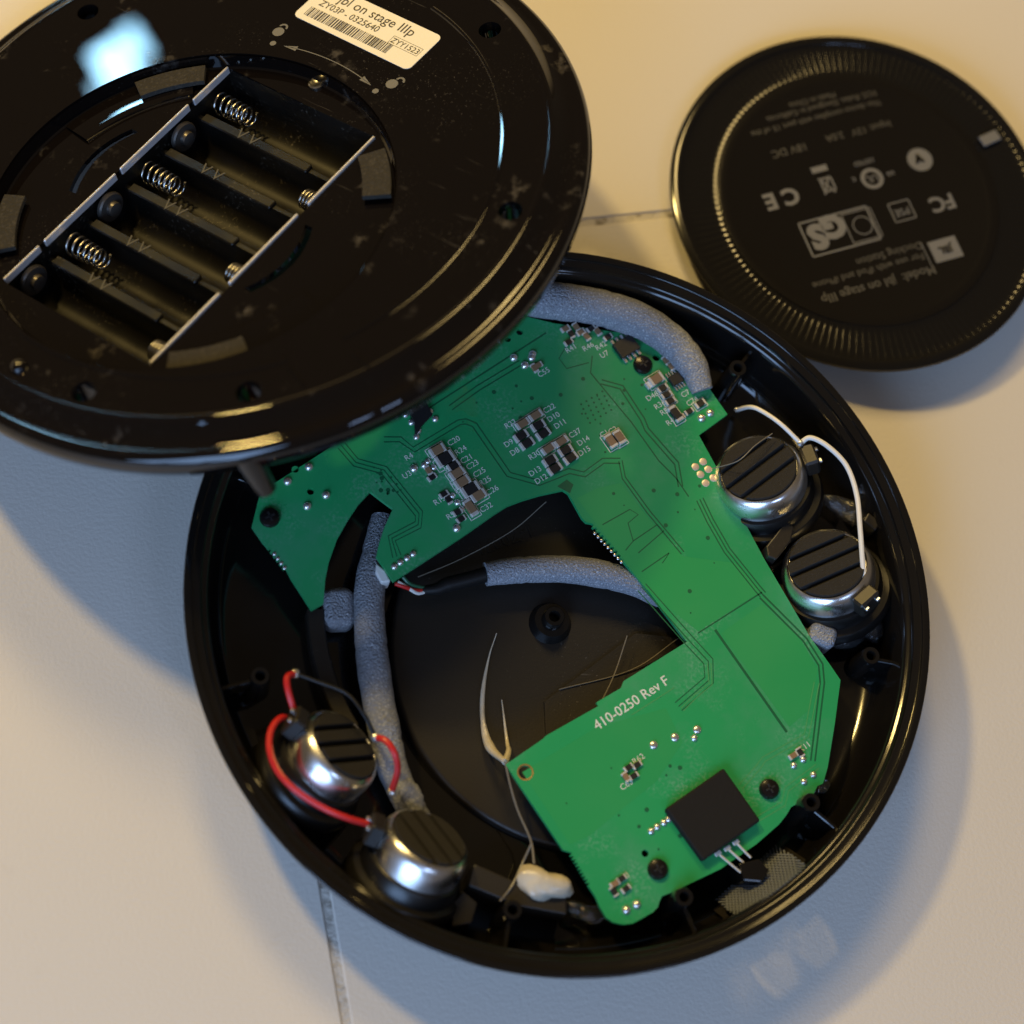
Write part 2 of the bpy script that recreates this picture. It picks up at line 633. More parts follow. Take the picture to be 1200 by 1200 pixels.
# opening for the wire grille in the lower right wall
ga0, ga1 = (at(x, y, 0.14) for x, y in ((842, 1062), (938, 1000)))
ga0, ga1 = math.atan2(ga0.y, ga0.x), math.atan2(ga1.y, ga1.x)
def in_gap(f):
    for i in f:
        x, y, z = sb.v[i]
        r_ = math.hypot(x, y) / S
        if r_ < 0.90 or not (0.09 < z / S < 0.232) or not (ga0 < math.atan2(y, x) < ga1):
            return False
    return True
sb.f = [f for f in sb.f if not in_gap(f)]
sb.build('shell_body', 'shell', shell, angle=50)
dish_c = at(690, 765, 0.06)
MB().lathe(P((0.548, 0.02), (0.545, 0.058), (0.540, 0.066), (0.530, 0.068), (0.30, 0.062), (0.001, 0.06)), Vector((dish_c.x, dish_c.y, 0)), n=128).build('dish', 'satin', shell, angle=50)
# the low wall that rings the dish on the left
c0 = Vector((0, 0, 0))
def rz_box_arc(r0, r1, z0, z1, a0, a1, n=40):
    e = 0.004
    return MB().lathe(P((r0, z0), (r0, z1 - e), (r0 + e, z1), (r1 - e, z1), (r1, z1 - e), (r1, z0)), c0, AX, n, a0, a1, closed=True)
aL = at(372, 720, 0.12)
a_mid = math.atan2(aL.y, aL.x)
rmid = math.hypot(aL.x, aL.y) / S
rz_box_arc(rmid - 0.018, rmid + 0.028, 0.03, 0.125, a_mid - 0.02, a_mid + 0.5).build('arc_wall', 'satin', shell)
aL2 = at(330, 1000, 0.1)


def on_shell(px, py, z):
    return at(px, py, z)


# screw posts with open tops
POSTS = [(865, 431, 0.235), (305, 792, 0.20), (1021, 768, 0.20), (601, 1066, 0.20), (951, 940, 0.225), (802, 1051, 0.225), (363, 590, 0.16)]
for (px, py, z) in POSTS:
    c = at(px, py, z)
    b = Vector((c.x, c.y, 0.04 * S))
    r, hr = 0.026 * S, 0.012 * S
    L = c.z - b.z
    m_ = MB().lathe([(r * 1.25, 0), (r, L * 0.9), (r * 0.97, L - 0.0004), (r * 0.9, L), (hr * 1.15, L), (hr, L - 0.0003), (hr, L * 0.4), (hr * 0.01, L * 0.4)], b, AX, 24)
    o = m_.build('screw_post', 'shell', shell)
    # a stiffening rib towards the wall
    d = Vector((c.x, c.y, 0)).normalized()
    e = d.cross(Z3)
    rr = math.hypot(c.x, c.y)
    L2 = 0.93 * S - rr
    if L2 > 0.02 * S:
        MB().box(Vector((c.x, c.y, 0)) + d * (L2 / 2 + r * 0.6) + Z3 * (b.z + L * 0.42), (d, e, Z3), (L2 / 2, 0.006 * S, L * 0.42), 0.2).build('stiffening_rib', 'shell', shell)
# centre boss of the dish
c = at(650, 722, 0.13)
b = Vector((c.x, c.y, 0.055 * S))
L = c.z - b.z
MB().lathe([(0.062 * S, 0), (0.050 * S, L * 0.35), (0.047 * S, L * 0.5), (0.030 * S, L * 0.52), (0.028 * S, L * 0.96), (0.026 * S, L), (0.016 * S, L), (0.0135 * S, L * 0.95), (0.0135 * S, L * 0.4), (0.0001, L * 0.4)], b, AX, 32).build('centre_boss', 'shell', shell)
# raised flat panel near the circuit board
pan = [at(x, y, 0.075) for x, y in ((638, 822), (652, 812), (745, 742), (800, 748), (800, 800), (720, 865), (640, 868))]
MB().prism([p - Z3 * 0.012 * S for p in pan][::-1], 0.012 * S).build('dock_panel', 'satin', shell, False)
# moulded mark on the dish
mk = MB()
put_text(mk, '1-Z0071', 0.05 * S, at(592, 632, 0.066), at(560, 645, 0.066) - at(630, 620, 0.066), Z3, 0.0001)
mk.build('moulded_mark', 'satin', shell, False)
# straight inner ledge at the lower left, under the glue, and blocks by the wall
def block(name, poly, z0, z1, m, parent, label=None):
    pts = [at(x, y, z1) for x, y in poly]
    base = [Vector((p.x, p.y, z0 * S)) for p in pts]
    ar = sum(base[i].x * base[(i + 1) % len(base)].y - base[(i + 1) % len(base)].x * base[i].y for i in range(len(base)))
    if ar < 0:
        base = base[::-1]
    o = MB().prism(base, (z1 - z0) * S).build(name, m, parent, False, label=label)
    md = o.modifiers.new('edge', 'BEVEL')
    md.width = 0.004 * S
    md.segments = 2
    return o


block('glue_block', ((556, 1012), (608, 1035), (664, 1046), (664, 1072), (608, 1062), (550, 1038)), 0.05, 0.165, 'satin', shell)
block('clamp_block', ((898, 640), (921, 611), (931, 617), (927, 634), (910, 656), (900, 652)), 0.08, 0.2, 'satin', shell)
block('clamp_block', ((543, 1044), (560, 1058), (553, 1082), (530, 1086), (528, 1060)), 0.05, 0.15, 'satin', shell)
block('wall_rib', ((1018, 600), (1032, 612), (1026, 622), (1012, 610)), 0.08, 0.2, 'satin', shell)
# receiver block and the grille of woven wire in the wall near the lower right
block('receiver_block', ((866, 1012), (890, 1006), (902, 1020), (893, 1034), (872, 1032)), 0.08, 0.19, 'shell', shell)
WALL = [(0.945, 0.245), (0.938, 0.240), (0.934, 0.226), (0.928, 0.16), (0.920, 0.105), (0.905, 0.082)]
def wall_pt(px, py, inset=0.012):
    """point of the inner wall seen at a pixel"""
    best = None
    for i in range(60):
        z = 0.085 + 0.155 * i / 59
        r = float(np.interp(z, [q[1] for q in WALL[::-1]], [q[0] for q in WALL[::-1]])) - inset
        p = at(px, py, z)
        e = abs(math.hypot(p.x, p.y) / S - r)
        if best is None or e < best[0]:
            best = (e, p)
    return best[1]


gp = [wall_pt(838, 1055), wall_pt(868, 1078), wall_pt(948, 1015), wall_pt(910, 990)]
print('grille', [(round(math.hypot(p.x, p.y) / S, 3), round(p.z / S, 3)) for p in gp])
gr = MB()
def bil(u, v):
    return (gp[0] * (1 - u) + gp[3] * u) * (1 - v) + (gp[1] * (1 - u) + gp[2] * u) * v
NG = 21
for i in range(NG + 1):
    u = i / NG
    for s in (1, -1):
        pts = []
        for k in range(9):
            v = k / 8
            uu = u + s * (v - 0.5) * 0.36
            if 0 <= uu <= 1:
                pts.append(bil(uu, v) + Z3 * 0.0002 * s)
        if len(pts) > 1:
            gr.tube(pts, 0.0027 * S, 5, False)
gr.build('wire_grille', 'mesh', shell, kind='stuff')
# added plate behind the grille; two ovals shape the light falling through
sq = [(0.0, 0.0), (1.0, 0.0), (1.0, 1.0), (0.0, 1.0)]
ov = [[(cx + 0.20 * math.cos(2 * math.pi * i / 24), 0.5 + 0.42 * math.sin(2 * math.pi * i / 24)) for i in range(24)] for cx in (0.25, 0.74)]
flat_ = [Vector((a_, b_, 0)) for lp_ in [sq] + ov for a_, b_ in lp_]
tri_ = tessellate_polygon([[Vector((a_, b_, 0)) for a_, b_ in lp_] for lp_ in [sq] + ov])
radial = Vector((gp[1].x, gp[1].y, 0)).normalized()
MB().add([bil(p.x * 1.16 - 0.08, p.y) + radial * 0.0015 for p in flat_], [tuple(t) for t in tri_]).build('grille_light_mask', 'satin', shell, False)
# ------------------------------------------------------------------ circuit board
ZB = 0.175
OUT = [(305, 577), (420, 503), (520, 437), (617, 371), (650, 379), (735, 391), (775, 412), (808, 434), (826, 448), (852.5, 485.5), (819, 510),
       (841, 550), (860, 588), (895, 654), (949, 746), (972, 778), (985, 797), (978, 850), (970, 899), (964.5, 918), (958, 921), (953, 931), (947, 934), (940, 938), (927, 946), (921, 956), (913, 966), (886, 989.5), (845, 1018),
       (783, 1047.5), (776, 1050), (773, 1056), (771, 1063), (765, 1069), (753, 1076), (742, 1082), (731, 1083.5), (719, 1081), (710, 1075), (703, 1063), (698, 1051), (690, 1039)]
# toothed edges
def toothed(a, b, n, depth):
    a, b = Vector((*a, 0)), Vector((*b, 0))
    d = (b - a)
    nn = Vector((-d.y, d.x, 0)).normalized()
    out = []
    for i in range(n):
        for f, s in ((0.0, 0), (0.5, 0), (0.5, depth), (1.0, depth)):
            q = a + d * ((i + f) / n) + nn * s
            out.append((q.x, q.y))
    return out


OUT += toothed((690, 1039), (667, 1000), 10, 2.5)
OUT += [(660, 996), (592.5, 896), (636, 866)]
OUT += [(640, 862), (701, 827.5), (699, 823), (728, 806), (731, 798), (805, 752)]
OUT += [(760, 693)]
OUT += toothed((728, 655), (692, 615), 9, 2.5)
OUT += [(687, 612), (682, 607), (666, 578), (660, 574), (632, 580), (612, 586), (595, 592.5), (583, 600), (570, 609), (540, 630), (461, 681.5), (441, 652), (444, 638), (450, 619), (460.5, 596), (447, 586), (434, 576),
        (420, 591), (407.5, 610), (395, 632), (385, 660), (381, 680), (379, 707), (365, 715), (341, 678)]
OUT += toothed((336, 668), (315, 640), 6, -2.5)
OUT += [(307.5, 635), (295, 617)]


def b2(px, py):
    p = at(px, py, ZB)
    return (p.x, p.y)


HOLES = [(615.5, 905, 7.5), (609, 389, 4), (595, 397, 4), (346, 550, 4), (364, 576, 4), (756, 1000, 4), (769, 419, 4.5)]
PXW = (at(701, 600, ZB) - at(700, 600, ZB)).length     # metres per photo pixel on the board
outer = [b2(x, y) for x, y in OUT]
holes = [circle2(*b2(x, y), r * PXW, 20) for x, y, r in HOLES]
pcb = empty('circuit_board', at(700, 700, ZB), 'green printed circuit board screwed inside the open round speaker shell', 'circuit board')
PO = pcb.location.copy()
TB = 0.0015
me = plate_mesh('board', [(x - PO.x, y - PO.y) for x, y in outer], [[(x - PO.x, y - PO.y) for x, y in h] for h in holes], TB, 0.00012)
board = finish('board', me, 'pcb', pcb, True, 30)
ADIR = (at(778, 797, ZB) - at(700, 848, ZB)).normalized()
BDIR = Z3.cross(ADIR)
AXB = (ADIR, BDIR, Z3)


def bl(px, py, lift=0.0):
    """point on the board's top, local to the board"""
    return at(px, py, ZB) - PO + Z3 * lift


# copper areas that show a little paler or darker under the mask
def patch(name, poly, m, lift=0.00002):
    MB().add([bl(x, y, lift) for x, y in poly], [tuple(range(len(poly)))]).build(name, m, pcb, False)


patch('bare_mask_area', ((653, 570), (664, 562), (672, 568), (668, 578)), 'pcbtrace', 0.00004)
MT['pour'] = mat('green_solder_mask_over_copper', (0.022, 0.285, 0.088), 0.36, rvar=(30, 0.28, 0.44))
patch('copper_pour', ((676, 584), (700, 572), (728, 566), (752, 598), (800, 652), (862, 660), (893, 692), (818, 740), (757, 690), (731, 656)), 'pour')
patch('copper_pour', ((845, 742), (893, 708), (938, 748), (958, 785), (950, 830), (925, 852)), 'pour')
patch('copper_pour', ((612, 905), (700, 852), (780, 830), (800, 870), (770, 915), (690, 980), (668, 990)), 'pour')
# conductor tracks
tr = MB()
trl = MB()


def track(pts, wpx=1.5, off=(0,), mb=tr, lift=0.00004):
    for o_ in off:
        P2 = [Vector((x, y, 0)) for x, y in pts]
        L_, R_ = [], []
        for i, p in enumerate(P2):
            d = (P2[min(i + 1, len(P2) - 1)] - P2[max(i - 1, 0)]).normalized()
            nn = Vector((-d.y, d.x, 0))
            L_.append(bl(*(p + nn * (o_ - wpx / 2)).xy, lift))
            R_.append(bl(*(p + nn * (o_ + wpx / 2)).xy, lift))
        n = len(P2)
        vs = L_ + R_
        mb.add(vs, [(i, i + 1, n + i + 1, n + i) for i in range(n - 1)])


track([(400, 522), (417, 542), (450, 551), (491, 602), (490, 615), (459, 631), (465, 652)], 1.2, (-5, 0, 5))
track([(450, 515), (469, 515), (485, 527), (538, 495), (546, 494), (556, 498), (596, 556), (632, 566), (667, 552), (685, 556), (707, 540), (727, 540)], 1.3, (-3, 3))
track([(727, 540), (731, 560), (760, 600), (800, 648)], 1.3, (-2, 2))
track([(694, 417), (692, 437), (725, 477), (740, 495), (772, 540), (792, 560), (807, 582)], 1.4, (0,))
track([(705, 445), (730, 452), (755, 490), (760, 502), (795, 542), (800, 570)], 1.5, (0, 5))
track([(610, 425), (560, 455), (528, 478)], 1.5, (-3, 3))
track([(640, 390), (500, 480)], 1.8, (0,))
track([(670, 395), (655, 420), (664, 432), (690, 425)], 1.2)
track([(752, 688), (805, 748), (830, 775), (831, 797), (795, 828)], 1.2, (-6, 0, 6))
track([(706, 615), (738, 597), (748, 603), (736, 613), (742, 634), (733, 645)], 1.3)
track([(742, 634), (770, 615), (778, 622), (748, 648)], 1.3)
track([(752, 670), (784, 648), (776, 660)], 1.3)
track([(820, 585), (832, 610), (852, 645), (868, 665), (888, 690), (894, 697)], 1.4, (-4, 0, 4))
track([(894, 697), (945, 748), (964, 778), (966, 800), (955, 892)], 2.0, (0, 5))
track([(838, 738), (922, 858)], 3.0)
track([(818, 742), (893, 694)], 1.6)
track([(868, 922), (888, 900), (895, 890), (945, 862), (957, 800)], 1.0, (-3, 3), trl, 0.00006)
track([(884, 962), (918, 942), (922, 925), (958, 898)], 1.0, (-3, 3), trl, 0.00006)
track([(796, 828), (812, 812), (828, 800), (826, 778)], 1.0, (3, 7), trl, 0.00006)
track([(740, 838), (790, 806)], 1.0, (0,), trl, 0.00006)
# vias and the grid of thermal vias
def vdot(x, y, r, mb=tr):
    c_ = bl(x, y, 0.00006)
    n = 8
    mb.add([c_ + AXB[0] * (r * PXW * math.cos(2 * math.pi * i / n)) + AXB[1] * (r * PXW * math.sin(2 * math.pi * i / n)) for i in range(n)], [tuple(range(n))])


for i in range(5):
    for j in range(5):
        vdot(681 + i * 6.2 + j * 2.6, 474 - i * 3.8 + j * 5.4, 1.3)
def on_board(x, y):
    c_ = False
    for i_ in range(len(OUT)):
        (xa, ya), (xb, yb) = OUT[i_], OUT[i_ - 1]
        if (ya > y) != (yb > y) and x < (xb - xa) * (y - ya) / (yb - ya) + xa:
            c_ = not c_
    return c_


for i in range(70):
    x, y = random.choice([(random.uniform(640, 760), random.uniform(440, 540)), (random.uniform(690, 850), random.uniform(560, 720)), (random.uniform(540, 700), random.uniform(440, 500)), (random.uniform(640, 850), random.uniform(880, 1000)), (random.uniform(438, 470), random.uniform(548, 580))])
    if not all(on_board(x + a_, y + b_) for a_ in (-5, 5) for b_ in (-5, 5)):
        continue
    vdot(x, y, random.choice((1.0, 1.3, 2.0, 2.6)))
tr.build('conductor_tracks', 'pcbtrace', pcb, False, kind='stuff')
trl.build('pale_conductor_tracks', 'pcbtracel', pcb, False, kind='stuff')

# solder joints
ball_me = {}
def solder(px, py, r=5.0, h=0.8, name='solder_joint', m='solder'):
    key = (round(r, 1), h, m)
    if key not in ball_me:
        o = MB().dome((0, 0, 0), AX, r * PXW, r * PXW * h, 14, 4).build(name, m, pcb)
        ball_me[key] = o
    else:
        o = ball_me[key].copy()
        COL.objects.link(o)
        o.name = name
    o.location = bl(px, py)
    return o


for x, y, r in [(362, 547, 5), (337, 564, 5), (382, 580, 5), (360, 593, 5), (462, 664, 4), (469, 659, 4), (477, 654, 4), (484, 649, 4), (602, 419, 5), (624, 415, 5), (623, 419, 5), (615, 428, 5),
                (485, 549, 5), (535, 619, 5), (530, 581, 4), (536, 589, 4), (541, 597, 4), (501, 541, 4), (497, 545, 4), (508, 548, 4), (475, 486, 4), (482, 495, 4), (504, 482, 4), (510, 491, 4), (488, 512, 4), (490, 505, 4),
                (822, 490, 5), (832, 484, 5), (763, 974, 4), (770, 969, 4), (778, 964, 4), (783.5, 960, 4), (734, 1066.5, 5), (746, 1060, 5), (942, 916, 4), (953, 908, 4), (941, 890, 4), (930, 897, 4), (813.5, 865, 4)]:
    solder(x, y, r)
for x, y in [(815, 547), (824, 541), (830, 550), (821, 556), (836, 560), (827, 566)]:
    solder(x, y, 4.6, 0.12, 'test_pad', 'pad')
for x, y in [(766, 873), (791, 864), (817, 855)]:
    solder(x, y, 5, 0.5, 'solder_pad')
for k in range(4):
    solder(321.5 + k * 4.0, 649 + k * 5.4, 2.4, 0.6, 'edge_contact')
for k in range(9):
    solder(697 + k * 3.9, 625 + k * 4.2, 2.0, 0.6, 'edge_contact')

# surface-mount parts: body with two tinned ends
smd_me = {}
outline = MB()


def smd(px, py, L, W, along=True, body='capbody', H=None, frame=False, name='capacitor'):
    H = H or W * 0.55
    key = (L, W, body, H)
    if key not in smd_me:
        o = MB().box((0, 0, H * PXW / 2), AX, (L * 0.36 * PXW, W * 0.46 * PXW, H * PXW / 2), 0.08).build(name, body, pcb)
        e = MB()
        for s in (-1, 1):
            e.box((s * L * 0.40 * PXW, 0, H * PXW * 0.47), AX, (L * 0.13 * PXW, W * 0.5 * PXW, H * PXW * 0.5), 0.15)
        t = e.build('end_cap', 'tin', o)
        smd_me[key] = (o, t)
    else:
        o0, t0 = smd_me[key]
        o = o0.copy()
        t = t0.copy()
        COL.objects.link(o)
        COL.objects.link(t)
        o.name = name
        t.parent = o
    o.location = bl(px, py)
    o.rotation_euler = (0, 0, math.atan2(ADIR.y, ADIR.x) + (0 if along else math.pi / 2) + random.uniform(-0.04, 0.04))
    if frame:
        ax = (ADIR, BDIR) if along else (BDIR, ADIR)
        c_ = bl(px, py)
        hl, hw, tk = (L * 0.64) * PXW, (W * 0.72) * PXW, 0.5 * PXW
        for (d, e_, l1, o1) in ((ax[0], ax[1], hl, hw), (ax[0], ax[1], hl, -hw), (ax[1], ax[0], hw, hl), (ax[1], ax[0], hw, -hl)):
            cc = c_ + e_ * o1
            q = [cc - d * l1 - e_ * tk, cc + d * l1 - e_ * tk, cc + d * l1 + e_ * tk, cc - d * l1 + e_ * tk]
            if (q[1] - q[0]).cross(q[3] - q[0]).z < 0:
                q = q[::-1]
            outline.add([p + Z3 * 0.00007 for p in q], [(0, 1, 2, 3)])
    return o


for x, y in ((630, 500), (636, 509.5), (610, 512), (617, 521), (662, 529), (668, 538), (644, 541), (649.5, 550.5)):
    smd(x, y, 17, 10, True, 'chip', None, False, 'diode')
for x, y in ((612, 497.5), (627, 488), (642, 527), (657, 518.5)):
    smd(x, y, 17, 9, True, 'capbody', None, True)
smd(715, 518, 17, 10, False, 'capbody', None, True)
smd(725, 513.5, 17, 10, False, 'capbody', None, True)
for x, y in ((512, 529), (535, 556), (541, 566), (560, 582)):
    smd(x, y, 18, 11, True, 'capbody', None, True)
smd(531, 547, 15, 9, True, 'chip', None, True, 'resistor')
smd(521, 539, 21, 14, True, 'chip', 6, True, 'resistor')
smd(551, 575, 21, 14, True, 'chip', 6, True, 'resistor')
smd(551, 596, 20, 10, False, 'capbody', None, True)
for x, y, al in ((502, 552, False), (506, 560, True), (520, 580, True), (525, 586, False), (536, 601, True), (540, 609, True), (630, 429, True), (626, 432, False),
                 (662, 386, True), (669, 392, False), (666, 402, True), (680, 390, True), (687, 395, False), (700, 389, False), (712, 396, True), (675, 384, False), (692, 386, True),
                 (780, 423, False), (786, 430, False), (805, 438, False), (811, 444, False), (797, 490, True), (807, 483, True),
                 (736, 900, True), (746, 897, True), (733, 911, False), (742, 910, True), (720, 1036, True), (728, 1030, True), (719, 1045, False), (733, 1042, True), (929, 886, True), (937, 882, False)):
    smd(x, y, 11, 6.5, al, random.choice(('capbody', 'chip')), None, False, 'small_resistor')
smd(768, 446, 18, 12, True, 'capbody', None, True)
smd(762, 451, 12, 9, True, 'white', None, False)
for k in range(3):
    smd(776 + k * 4.5, 456 + k * 7.5, 13, 7, True, 'chip', None, True, 'resistor')
smd(791, 486, 20, 10, False, 'chip', None, True, 'diode')
smd(820, 474, 13, 8, True, 'chip', None, True, 'resistor')
# outlined empty footprint
outline_only = [(491, 537)]


# chips with pins
def chip(px, py, L, W, n, H=6, body='chip', name='chip', rot=0.0):
    t = bl(px, py)
    a = math.atan2(ADIR.y, ADIR.x) + rot
    o = MB().box((0, 0, H * PXW * 0.6), AX, (L * PXW / 2, W * PXW / 2, H * PXW / 2), 0.1).build(name, body, pcb)
    o.location = t
    o.rotation_euler = (0, 0, a)
    for s in (-1, 1):
        for k in range(n):
            x = ((k + 0.5) / n - 0.5) * L
            g = MB().box((x * PXW, s * (W / 2 + 2.6) * PXW, H * PXW * 0.25), AX, (L / n * 0.27 * PXW, 3.4 * PXW, H * PXW * 0.22), 0.15).build('pin', 'solder', o)
    return o


chip(733, 408, 27, 21, 4, 6)
chip(791, 446, 15, 13, 4, 5)
# driver chip half under the cover
tp = [bl(x, y) for x, y in ((474, 474), (497, 470), (506, 488), (494, 500), (490, 508), (486, 508), (485, 497))]
MB().prism(tp[::-1], 0.0016).build('power_transistor', 'chip', pcb, False)
# square of black foam stuck over the lower board
fpd = [bl(x, y, 0.0001) for x, y in ((845, 902.5), (888, 964), (821, 1011), (777, 950))]
o = MB().prism(fpd[::-1], 0.003).build('foam_square', 'blackpad', pcb, False)
md = o.modifiers.new('edge', 'BEVEL')
md.width = 0.0006
md.segments = 2
# three long pins to the receiver
for (x0, y0, x1, y1) in ((840, 1001, 867, 1023), (851, 995, 873, 1014), (861, 988, 879, 1006)):
    p0, p1_ = bl(x0, y0, 0.0012), bl(x1, y1, 0.0008)
    d = (p1_ - p0).normalized()
    o = MB().box((p0 + p1_) / 2, frame_z(Z3 - d * Z3.dot(d), d), ((p1_ - p0).length / 2, 1.1 * PXW, 1.0 * PXW), 0.15).build('receiver_pin', 'tin', pcb)
    MB().box(p0, AXB, (4.0 * PXW, 2.4 * PXW, 1.5 * PXW), 0.25).build('solder_foot', 'tin', o).matrix_parent_inverse = Matrix()


# screws with a cross recess
def pcb_screw(px, py, r=11.5):
    c_ = bl(px, py)
    R_ = r * PXW
    o = MB().lathe([(R_, 0), (R_, R_ * 0.25), (R_ * 0.86, R_ * 0.48), (R_ * 0.45, R_ * 0.62), (0.0001, R_ * 0.64)], c_, AX, 28).build('screw', 'screw', pcb)
    k = MB()
    for a in (0.5, 0.5 + math.pi / 2):
        d = Vector((math.cos(a), math.sin(a), 0))
        k.box(c_ + Z3 * R_ * 0.56, (d, Z3.cross(d), Z3), (R_ * 0.5, R_ * 0.1, R_ * 0.1), 0.1)
    k.build('cross_recess', 'chip', o)


for x, y in ((316, 607), (753, 428), (770.5, 1019), (901, 925)):
    pcb_screw(x, y)
# gold ring round the mounting hole, white plug and the rest of the silkscreen
c_ = bl(615.5, 905, 0.00005)
MB().lathe([(7.5 * PXW, 0), (9.2 * PXW, 0.00003)], c_, AX, 24).build('hole_ring', 'gold', pcb)
silk = MB()
RIGHTOF = [(512, 529), (521, 539), (531, 547), (535, 556), (541, 566), (551, 575), (560, 582), (551, 596), (627, 488), (630, 500), (636, 509), (657, 518), (662, 529), (668, 538)]
for s, x, y in (('R22', 599, 496.5), ('C22', 640, 481), ('D10', 645, 491), ('D11', 653, 499), ('D9', 597, 519), ('D8', 604, 529), ('R30', 627, 533), ('C37', 670, 510), ('D14', 680, 519), ('D15', 681, 531), ('D13', 628, 552), ('D12', 635, 561),
                ('C20', 528, 519), ('R24', 536, 530), ('C21', 543, 540), ('C23', 550, 547), ('C25', 558, 556), ('R25', 565, 566), ('C26', 573, 577), ('C32', 566, 597), ('R4', 480, 535), ('U3', 478, 556), ('R15', 516, 586), ('R5', 529, 604),
                ('C55', 638, 436), ('U7', 709, 415), ('R46', 690, 406), ('R42', 705, 405), ('R41', 670, 408), ('D46', 765, 464), ('R36', 774, 474), ('R37', 781, 481), ('C7', 804, 461), ('C54', 814, 449), ('R49', 788, 493), ('C74', 812, 470), ('C1', 709, 508), ('C2', 719, 504),
                ('R62', 749, 889), ('C63', 735, 919), ('SK11', 942, 876), ('R71', 732, 1028)):
    k_ = 4.5 if any((x - a - 14) ** 2 + (y - b + 8) ** 2 < 150 for a, b in RIGHTOF) else -1.0
    put_text(silk, s, 9.5 * PXW, bl(x, y, 0.00004) + ADIR * (k_ * PXW), ADIR, Z3, 0.00002)
silk.build('part_numbers', 'silk', pcb, False, kind='stuff')
outline.build('part_outlines', 'silk', pcb, False, kind='stuff')
bm = MB()
put_text(bm, '410-0250 Rev F', 16.0 * PXW, bl(740, 824, 0.00004), ADIR, Z3, 0.00003, bold=0.00003)
bm.build('board_marking', 'silk', pcb, False)

# ------------------------------------------------------------------ speaker drivers
def driver(px, py, z, tilt, axis_px, groove_px, label, rcan=0.120, hcan=0.115, term=None, flange=True):
    """can top centre at a pixel and height; axis_px: image direction the axis leans to"""
    top = at(px, py, z)
    d = (at(px + axis_px[0] * 20, py + axis_px[1] * 20, z) - top).normalized()
    zz = (Z3 * math.cos(tilt) + d * math.sin(tilt)).normalized()
    g = (at(px + groove_px[0] * 20, py + groove_px[1] * 20, z) - top).normalized()
    ax = frame_z(zz, g)
    mtx = Matrix(((ax[0].x, ax[1].x, ax[2].x, 0), (ax[0].y, ax[1].y, ax[2].y, 0), (ax[0].z, ax[1].z, ax[2].z, 0), (0, 0, 0, 1)))
    base = top - zz * (hcan + 0.03) * S
    t = empty('speaker_driver', label=label, cat='speaker driver', group='small speaker drivers in the round shell', matrix=Matrix.Translation(base) @ mtx)
    r, h = rcan * S, hcan * S
    z0 = 0.03 * S
    MB().lathe([(0.0001, z0 + h - 0.012 * S), (r * 0.82, z0 + h - 0.012 * S), (r * 0.835, z0 + h - 0.002 * S), (r * 0.855, z0 + h), (r * 0.885, z0 + h - 0.002 * S), (r * 0.935, z0 + h - 0.009 * S), (r * 0.978, z0 + h - 0.021 * S), (r, z0 + h - 0.040 * S), (r, z0 + 0.01 * S), (r * 0.99, z0)], n=64).build('magnet_can', 'brushed', t)
    # basket
    MB().lathe([(r * 0.98, z0 + 0.014 * S), (r * 1.07, z0 + 0.010 * S), (r * 1.12, z0 - 0.004 * S), (r * 1.13, z0 - 0.03 * S), (r * 1.26, z0 - 0.036 * S), (r * 1.30, z0 - 0.045 * S), (r * 1.30, z0 - 0.07 * S), (r * 1.0, z0 - 0.075 * S)], n=64).build('basket', 'basket', t)
    # foam disc cut into four strips
    rf = r * 0.815
    gw = 0.015 * S
    edges = [-rf, -rf * 0.44, rf * 0.06, rf * 0.54, rf]
    zt = z0 + h + 0.006 * S
    zb = z0 + h - 0.013 * S
    for k in range(4):
        y0, y1 = edges[k] + (gw / 2 if k else 0), edges[k + 1] - (gw / 2 if k < 3 else 0)
        pts = []
        N = 14
        for i in range(N + 1):
            y = y0 + (y1 - y0) * i / N
            pts.append((math.sqrt(max(rf * rf - y * y, 0)), y))
        loop = pts + [(-x, y) for x, y in pts[::-1]]
        lp = []
        for q in loop:
            if not lp or (abs(q[0] - lp[-1][0]) + abs(q[1] - lp[-1][1])) > 1e-7:
                lp.append(q)
        if (abs(lp[0][0] - lp[-1][0]) + abs(lp[0][1] - lp[-1][1])) < 1e-7:
            lp.pop()
        o = MB().prism([Vector((x, y, zb)) for x, y in lp], zt - zb).build('foam_strip', 'foampad', t, False)
        md = o.modifiers.new('edge', 'BEVEL')
        md.width = 0.003 * S
        md.segments = 2
    MB().lathe([(0.0001, zb + 0.0035 * S), (rf, zb + 0.0035 * S)], n=32).build('foam_base', 'foampad', t)
    if term is not None:
        tb = at(*term, z - 0.02)
        loc = (Matrix.Translation(base) @ mtx).inverted() @ tb
        a = math.atan2(loc.y, loc.x)
        er = Vector((math.cos(a), math.sin(a), 0))
        et = Z3.cross(er)
        MB().box(er * r * 1.13 + Z3 * (z0 + h * 0.62), (er, et, Z3), (r * 0.16, r * 0.27, h * 0.36), 0.15).build('terminal_block', 'satin', t)
        for s in (-1, 1):
            MB().box(er * r * 1.26 + et * (s * r * 0.16) + Z3 * (z0 + h * 0.75), (er, et, Z3), (r * 0.10, r * 0.05, h * 0.05), 0.2).build('solder_tab', 'solder', t)
    return t


